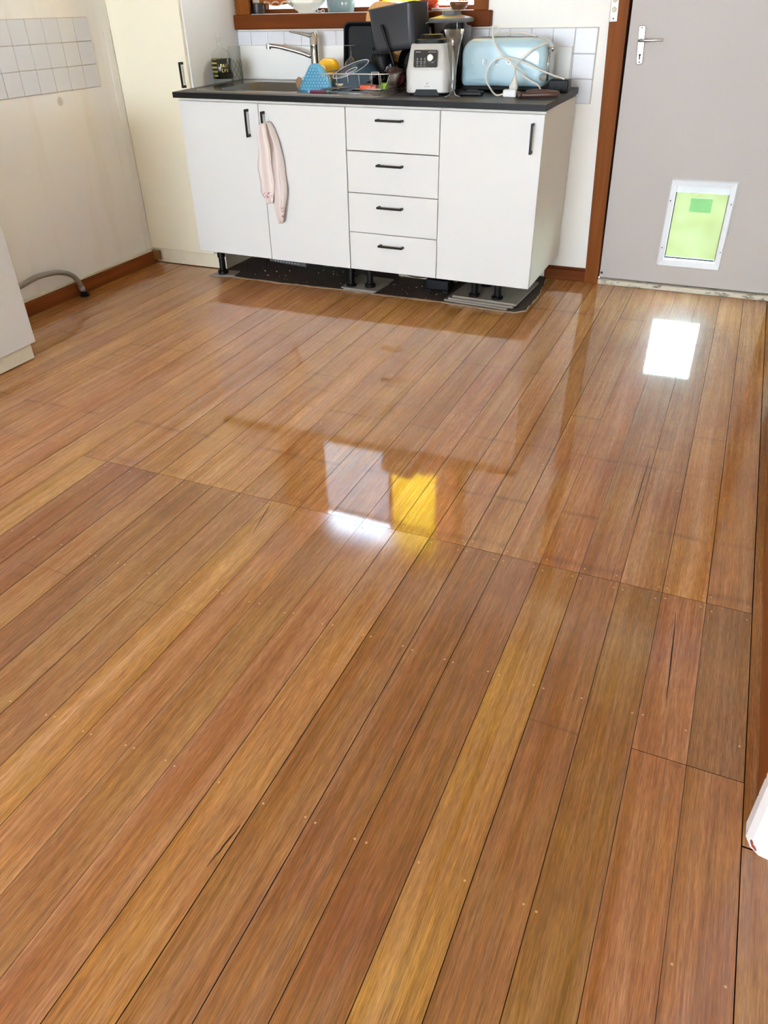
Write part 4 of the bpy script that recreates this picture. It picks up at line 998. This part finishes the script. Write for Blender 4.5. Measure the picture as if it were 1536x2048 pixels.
# trumpet vase
vz = place('trumpet_vase', 'slender clear glass vase flaring at the rim by the toaster', 'vase', 1.379, 0.088)
obj('glass', lathe([(0, 0.004), (0.038, 0.002), (0.040, 0.0045), (0.014, 0.012), (0.0095, 0.022), (0.010, 0.07), (0.017, 0.13), (0.026, 0.19), (0.0415, 0.248), (0.040, 0.248), (0.0245, 0.19), (0.015, 0.13), (0.0075, 0.07), (0.0065, 0.03), (0, 0.026)], 36), glass('vase_glass', (0.88, 0.88, 0.86), 3.5, 0.12), vz, smooth=True)

# toaster
to = place('toaster', 'pale blue retro toaster with chrome lettering', 'toaster', 1.5225, 0.315, (0, 0, R(-1.5)), 0.0)
bz0 = 0.021
TB = plain('pale_blue_enamel', (178, 209, 222), 0.12, var=0.02, spec=0.6, coat=0.5)
bm = BM(); pillow(bm, rrect(-0.192, 0.192, bz0, 0.205, 0.05, 10, (0.022, 0.062, 0.062, 0.022)), 0.19, 0.036, steps=6)
obj('body', bm, TB, to, smooth=True, angle=60)
bm = BM(); pillow(bm, rrect(-0.182, 0.182, 0.006, bz0 + 0.004, 0.006), 0.17, 0.006); obj('base', bm, MT['black'], to, (0, 0.01, 0))
for x, y in ((-0.14, 0.03), (0.14, 0.03), (-0.14, 0.16), (0.14, 0.16)): obj('foot', lathe([(0, 0), (0.016, 0), (0.014, 0.008), (0, 0.008)], 16), MT['black'], to, (x, y, 0))
boxo('slot_plate', MT['chrome'], -0.135, 0.135, 0.06, 0.13, 0.203, 0.2072, 0.002, to)
for y in (0.07, 0.102): boxo('slot', MT['black'], -0.125, 0.125, y, y + 0.018, 0.2065, 0.2078, 0, to)
bm = BM(); tube(bm, [(0.1925, 0.05, 0.045), (0.1935, 0.05, 0.165)], 0.003, 8, 0); tube(bm, [(0.1925, 0.07, 0.045), (0.1935, 0.07, 0.165)], 0.003, 8, 0); obj('lever_track', bm, MT['chrome'], to, smooth=True)
bm = BM(); tube(bm, [(0.188, 0.06, 0.165), (0.206, 0.055, 0.165), (0.215, 0.045, 0.165)], 0.005, 8, 4); obj('lever', bm, MT['chrome'], to, smooth=True)
bm = BM(); bmesh.ops.create_uvsphere(bm, u_segments=16, v_segments=10, radius=0.011); obj('lever_ball', bm, MT['chrome'], to, (0.212, 0.036, 0.166), smooth=True)
km = Matrix.Rotation(R(35), 4, 'Z') @ Matrix.Rotation(R(90), 4, 'X')
obj('dial', lathe([(0, 0.022), (0.012, 0.021), (0.0135, 0.016), (0.0145, 0.0), (0, 0)], 24, mat=km), MT['chrome'], to, (0.180, 0.012, 0.062), smooth=True, angle=40)
obj('button', lathe([(0, 0.004), (0.0055, 0.0035), (0.0065, 0)], 16, mat=lathe_m), plain('slate_button', (96, 112, 122), 0.3), to, (0.163, 0.006, 0.062), smooth=True)
for ch, px in zip('SMEG', (945, 969, 993, 1017)):
    me = text_mesh(ch, 0.029, 0.0016); pt = at(px, 124.3, y=0.313)
    mobj('letter', me, MT['chrome'], to, (pt.x - 1.5225, -0.0012, pt.z - to.location.z), (R(90), 0, 0))

# cords and small things by the toaster
YC = 0.285
def pxp(lst): return [at(px, py, y=yy) for px, py, yy in lst]
e1 = thing('extension_cord', 'white power cord looped in front of the toaster with plug and socket', 'cord', (1.60, 0.20, bench_z(1.6, .2)))
o0 = e1.location
pth = [q - o0 for q in pxp([(1128, 158, .33), (1110, 152, .30), (1085, 142, .285), (1060, 130, .28), (1035, 120, .28), (1010, 115.5, .28), (990, 120, .28), (976, 136, .275), (972, 158, .26), (980, 176, .235)])] + [Vector((-0.055, -0.02, 0.006)), Vector((-0.022, -0.018, 0.011))]
obj('cord', tube(BM(), pth, 0.0035, 8, 8), MT['cord'], e1, smooth=True)
boxo('socket', MT['white'], -0.022, 0.034, -0.036, 0.0, 0.0, 0.028, 0.004, e1)
bm = BM(); lathe([(0, 0), (0.018, 0), (0.019, 0.012), (0.010, 0.034), (0.0065, 0.052), (0, 0.053)], 16, bm); obj('plug', bm, MT['cord'], e1, (0.018, -0.016, 0.027), (R(-6), R(4), 0), smooth=True)
pb0 = Vector((0.022, -0.012, 0.078))
pth = [pb0] + [q - o0 for q in pxp([(1032, 132, .27), (1045, 115, .275), (1062, 101, .28), (1080, 91, .285), (1093, 87, .32), (1097, 93, .36), (1090, 84, .40)])]
obj('cord', tube(BM(), pth, 0.0035, 8, 8), MT['cord'], e1, smooth=True)
e2 = thing('power_cord', 'white power cord lying over the top of the toaster', 'cord', (1.69, 0.27, bench_z(1.69, .27)))
o0 = e2.location
pth = [q - o0 for q in pxp([(1072, 73, .40), (1050, 66, .38), (1022, 65, .37), (998, 69, .37), (985, 72, .34), (992, 66, .31), (1000, 62, .30), (992, 53, .29), (985.5, 58, .285), (986, 75, .28), (993, 95, .28), (1006, 113, .275), (1024, 127, .272), (1040, 145, .27), (1058, 160, .265), (1076, 170, .26)])] + [Vector((0.03, -0.01, 0.012)), Vector((0.02, -0.04, 0.006)), Vector((-0.03, -0.06, 0.005))]
obj('cord', tube(BM(), pth, 0.0035, 8, 8), MT['cord'], e2, smooth=True)
ad = place('black_adapter', 'ribbed black power adapter at the right end of the bench', 'adapter', 1.768, 0.40)
boxo('body', MT['black'], -0.043, 0.043, -0.03, 0.035, 0, 0.050, 0.004, ad)
for k in range(6): boxo('rib', MT['blackm'], -0.040 + 0.015 * k, -0.036 + 0.015 * k, -0.0315, -0.029, 0.008, 0.042, 0, ad)
lp_ = place('leather_strap', 'folded dark brown leather strap near the bench corner', 'strap', 1.728, 0.165, (0, 0, R(6)))
LE = plain('dark_brown_leather', (74, 44, 34), 0.4, var=0.2, scale=30, bump=0.2, bscale=120)
bm = BM(); tube(bm, [(-0.075, -0.01, 0.014), (-0.03, -0.012, 0.013), (0.03, -0.012, 0.015), (0.072, -0.004, 0.016), (0.080, 0.010, 0.016), (0.06, 0.020, 0.018), (0.0, 0.018, 0.022), (-0.05, 0.014, 0.018)], lambda t: 0.0125 - 0.003 * abs(t - .4), 10, 6, flat=1.0); obj('strap', bm, LE, lp_, smooth=True)
bm = BM(); lathe([(0, 0.016), (0.008, 0.0155), (0.012, 0.012), (0.013, -0.012), (0.008, -0.0155), (0, -0.016)], 16, bm, Matrix.Rotation(R(80), 4, 'X')); obj('rolled_end', bm, LE, lp_, (-0.072, -0.012, 0.0145), smooth=True)
dk = place('black_gadget', 'flat black gadget lying in front of the toaster', 'gadget', 1.432, 0.185, (0, 0, R(4)))
bm = BM(); pillow(bm, rrect(-0.05, 0.05, 0.0, 0.018, 0.005), 0.045, 0.005); obj('case', bm, MT['black'], dk, (0, -0.02, 0), smooth=True, angle=40)
boxo('clip', MT['blackm'], -0.02, 0.03, -0.012, 0.012, 0.018, 0.022, 0.001, dk)

# ------------------------------------------------------------------ things on the window sill
SZ = 1.1845
def sill(name, label, cat, x, y=0.655): return thing(name, label, cat, (x, y, SZ), (0, 0, 0))
o = sill('black_canister', 'short black canister at the left end of the sill', 'canister', 0.112, 0.645)
obj('tin', lathe([(0, 0), (0.030, 0), (0.032, 0.004), (0.032, 0.045), (0.029, 0.048), (0, 0.048)], 20), plain('black_brown_tin', (44, 38, 34), 0.4), o, smooth=True, angle=40)
o = sill('floral_bowl', 'white scalloped bowl with painted leaves on the window sill', 'bowl', 0.398, 0.640)
bm = BM(); n = 48; loops = []
for r_, z_ in ((0.0, 0.004), (0.045, 0.0), (0.047, 0.008), (0.070, 0.022), (0.095, 0.040), (0.108, 0.056), (0.104, 0.057), (0.088, 0.042), (0.06, 0.024), (0.0, 0.012)):
    loops.append([((max(r_, 1e-4) * (1 + 0.03 * math.sin(12 * 2 * math.pi * i / n) * (z_ > .02))) * math.cos(2 * math.pi * i / n), (max(r_, 1e-4) * (1 + 0.03 * math.sin(12 * 2 * math.pi * i / n) * (z_ > .02))) * math.sin(2 * math.pi * i / n), z_) for i in range(n)])
loft(bm, loops)
bmesh.ops.scale(bm, verts=bm.verts, vec=(1, 0.55, 1))
obj('bowl', bm, plain('white_glazed_china', (232, 230, 216), 0.15, var=0.02), o, smooth=True)
obj('red_filling', lathe([(0, 0.058), (0.07, 0.056), (0.088, 0.050), (0, 0.045)], 24, mat=Matrix.Scale(0.55, 4, (0, 1, 0))), plain('red_cloth', (176, 32, 44), 0.7, var=0.2, scale=40), o, smooth=True)
for k, (a, z_) in enumerate(((-150, .046), (-140, .040), (-132, .046), (-124, .038))):
    bm = BM(); bmesh.ops.create_uvsphere(bm, u_segments=8, v_segments=6, radius=0.006); bmesh.ops.scale(bm, verts=bm.verts, vec=(1.5, 0.3, 0.8))
    obj('leaf_motif', bm, plain('olive_leaf_paint', (110, 112, 60), 0.4), o, (0.098 * math.cos(R(a)), 0.055 * math.sin(R(a)), z_), (0, R(30 * k), R(a + 90)))
o = sill('white_clip', 'small white wire clip on the sill beside the bowl', 'clip', 0.487, 0.612)
obj('loop', tube(BM(), [(-0.028, 0, 0.008), (-0.02, 0, 0.016), (0.0, 0, 0.008), (0.02, 0, 0.015), (0.027, 0, 0.008), (0.02, 0, 0.003), (0.0, 0, 0.009), (-0.02, 0, 0.003)], 0.0018, 6, 5, True), MT['white'], o, smooth=True)
o = sill('ribbed_glass', 'wide grey-blue ribbed glass jar on the window sill', 'jar', 0.588, 0.650)
bm = BM(); n = 64; loops = []
for r_, z_ in ((0.055, 0.0), (0.068, 0.006), (0.073, 0.03), (0.076, 0.09), (0.072, 0.09), (0.068, 0.01)):
    loops.append([(r_ * (1 + 0.018 * math.cos(16 * 2 * math.pi * i / n)) * math.cos(2 * math.pi * i / n), 0.6 * r_ * (1 + 0.018 * math.cos(16 * 2 * math.pi * i / n)) * math.sin(2 * math.pi * i / n), z_) for i in range(n)])
loft(bm, loops); obj('jar', bm, plain('blue_grey_ribbed_glass', (118, 136, 138), 0.12, var=0.1), o, smooth=True)
o = sill('amber_red_dish', 'glossy orange-red glass dish on the sill above the basket', 'dish', 1.055, 0.650)
obj('dish', lathe([(0, 0.002), (0.03, 0.0), (0.046, 0.010), (0.050, 0.030), (0.044, 0.048), (0.040, 0.048), (0.044, 0.028), (0, 0.010)], 28), plain('orange_red_glass', (190, 66, 34), 0.1, var=0.2, scale=20), o, smooth=True)
o = sill('white_saucer', 'white oblong saucer beside the orange-red dish on the sill', 'saucer', 1.118, 0.640)
obj('saucer', lathe([(0, 0.002), (0.04, 0.0), (0.058, 0.008), (0.056, 0.011), (0.03, 0.006), (0, 0.006)], 28, mat=Matrix.Scale(0.6, 4, (0, 1, 0))), MT['white'], o, smooth=True)
o = sill('brown_bowl', 'brown wooden bowl at the right end of the sill', 'bowl', 1.205, 0.648)
obj('bowl', lathe([(0, 0.002), (0.024, 0.0), (0.028, 0.004), (0.042, 0.016), (0.046, 0.034), (0.043, 0.034), (0.036, 0.018), (0, 0.010)], 28), plain('brown_turned_wood', (104, 66, 38), 0.4, var=0.2, scale=20), o, smooth=True)

# ------------------------------------------------------------------ under the bench
def sheet(outline, z0, z1, name, mat, parent=None, wav=0.0):
    bm = BM(); loft(bm, [[(x, y, z0) for x, y in outline], [(x, y, z1 + wav * random.random()) for x, y in outline]])
    return obj(name, bm, mat, parent)
rnd = random.Random(3)
def rough_edge(pts, step=0.03, amp=0.006):
    res = []
    for i, a in enumerate(pts):
        b_ = pts[(i + 1) % len(pts)]; d = math.dist(a, b_); n = max(1, int(d / step))
        for k in range(n):
            t = k / n; res.append((a[0] + (b_[0] - a[0]) * t + rnd.uniform(-amp, amp), a[1] + (b_[1] - a[1]) * t + rnd.uniform(-amp, amp)))
    return res
ln = thing('old_linoleum', 'torn dark brown linoleum left under the bench', 'linoleum', (0.9, 0.3, 0))
OUT = [(0.05, 0.035), (0.21, 0.038), (0.46, 0.030), (0.81, 0.040), (1.10, 0.034), (1.39, 0.038), (1.60, 0.016), (1.745, 0.012), (1.785, 0.06), (1.79, 0.30), (1.765, 0.52), (1.76, 0.60), (0.075, 0.60)]
rel = lambda pts: [(x - 0.9, y - 0.3) for x, y in pts]
sheet(rel(rough_edge(OUT, 0.03, 0.005)), 0.0002, 0.0012, 'paper_backing', plain('cream_paper_backing', (176, 154, 126), 0.9, var=0.3, scale=60), ln)
sheet(rel(rough_edge([(x + (0.9 - x) * 0.004, y + 0.013) for x, y in OUT], 0.03, 0.004)), 0.0014, 0.0034, 'brown_layer', plain('dark_brown_linoleum', (62, 48, 40), 0.7, var=0.45, scale=16), ln)
bm = BM()
for k in range(90):
    x, y = rnd.uniform(0.12, 1.35), rnd.uniform(0.05, 0.45); s_ = rnd.uniform(0.001, 0.0028)
    mt_ = Matrix.Translation((x, y, 0.0036 + s_ * 0.4)) @ Euler((rnd.random(), rnd.random(), rnd.random() * 6)).to_matrix().to_4x4()
    box(bm, -s_ * rnd.uniform(.8, 2.4), s_, -s_, s_, -s_ * .4, s_ * .4, 0, mt_)
tag(obj('plaster_crumbs', bm, plain('plaster_crumb', (140, 126, 108), 0.9)), 'pale plaster crumbs scattered on the linoleum under the bench', 'rubble', kind='stuff')
GT = plain('grey_stone_tile', (134, 126, 116), 0.6, var=0.1, scale=20)
def slab(label, pts, z0, z1, name='loose_tile', mat=None, group='loose floor tiles packed under the bench legs'):
    cx = sum(p[0] for p in pts) / len(pts); cy = sum(p[1] for p in pts) / len(pts)
    bm = BM(); loft(bm, [[(x - cx, y - cy, 0) for x, y in pts], [(x - cx, y - cy, z1 - z0) for x, y in pts]])
    o = obj(name, bm, mat or GT, None, (cx, cy, z0)); return tag(o, label, 'tile', group)
slab('small grey tile scrap under the leftmost bench leg', [(0.030, 0.012), (0.10, 0.020), (0.165, 0.05), (0.150, 0.13), (0.06, 0.12)], 0.0036, 0.0088)
slab('lower broken grey tile under the two middle bench legs', [(0.83, 0.046), (1.005, 0.040), (1.02, 0.20), (0.83, 0.22)], 0.0036, 0.0092)
slab('upper grey tile directly under the two middle bench legs', [(0.815, 0.050), (1.015, 0.044), (1.022, 0.26), (0.82, 0.28)], 0.0094, 0.0152)
slab('bottom tile of the stack under the right bench legs', [(1.375, 0.060), (1.700, 0.030), (1.735, 0.34), (1.40, 0.36)], 0.0036, 0.0118)
slab('middle tile of the stack under the right bench legs', [(1.395, 0.062), (1.725, 0.040), (1.745, 0.38), (1.41, 0.39)], 0.0120, 0.0210)
slab('top tile of the stack under the right bench legs', [(1.412, 0.076), (1.738, 0.052), (1.755, 0.42), (1.43, 0.43)], 0.0212, 0.0305)
bx = thing('black_junction_box', 'black plastic transformer box on the floor under the drawers', 'transformer', (1.295, 0.205, 0.0036))
bm = BM(); box(bm, -0.062, 0.062, -0.035, 0.045, 0.008, 0.060, 0.006, seg=2); obj('case', bm, MT['black'], bx)
for x in (-0.06, 0.03): boxo('foot', MT['blackm'], x, x + 0.034, -0.044, 0.02, 0, 0.016, 0.003, bx)
bm = BM(); box(bm, -0.035, 0.04, -0.02, 0.03, 0.06, 0.082, 0.004); obj('cover', bm, MT['blackm'], bx)
gbg = thing('green_plastic', 'crumpled pale green plastic under the sink cabinet', 'plastic', (0.585, 0.40, 0.0036))
obj('film', crumple(0.075, 0.05, 0.036, 11, 0.35), plain('pale_green_plastic', (120, 158, 124), 0.2, var=0.3, scale=25), gbg, (0, 0, 0.034))
st_ = thing('grey_strip', 'grey plastic strip lying under the sink cabinet', 'strip', (0.33, 0.36, 0.0036), (0, 0, R(-8)))
boxo('strip', plain('grey_vinyl_strip', (92, 90, 92), 0.5, var=0.2, scale=40), -0.13, 0.13, -0.012, 0.012, 0, 0.022, 0.002, st_)
for k in range(9): boxo('white_mark', MT['white'], -0.09 + 0.02 * k, -0.082 + 0.02 * k, -0.0125, -0.0118, 0.008, 0.0115, 0, st_)
of = thing('board_offcut', 'pale chipboard offcut lying under the drawer cabinet', 'offcut', (1.14, 0.36, 0.0036), (0, 0, R(-3)))
boxo('offcut', plain('speckled_chipboard', (168, 158, 136), 0.9, var=0.35, scale=120), -0.13, 0.20, -0.01, 0.05, 0, 0.018, 0.001, of)
boxo('skin', plain('grey_board_skin', (120, 114, 108), 0.7), -0.13, 0.20, -0.01, 0.05, 0.018, 0.020, 0, of)
cb = thing('black_cable', 'thin black cable trailing under the drawer cabinet', 'cable', (1.1, 0.3, 0.004))
obj('cable', tube(BM(), [(-0.12, 0.12, 0.06), (-0.06, 0.04, 0.03), (0.02, 0.0, 0.022), (0.09, -0.01, 0.03), (0.16, -0.06, 0.055)], 0.0028, 6, 6), MT['black'], cb, smooth=True)

# ------------------------------------------------------------------ outdoors
lawn = boxo('lawn', plain('sunlit_lawn', (40, 37, 17), 0.95, spec=0.0, var=0.25, scale=1.6), -40, 40, YW + 0.16, 60, -0.45, -0.25)
tag(lawn, 'sunlit green lawn outside the back door', 'lawn', kind='structure')
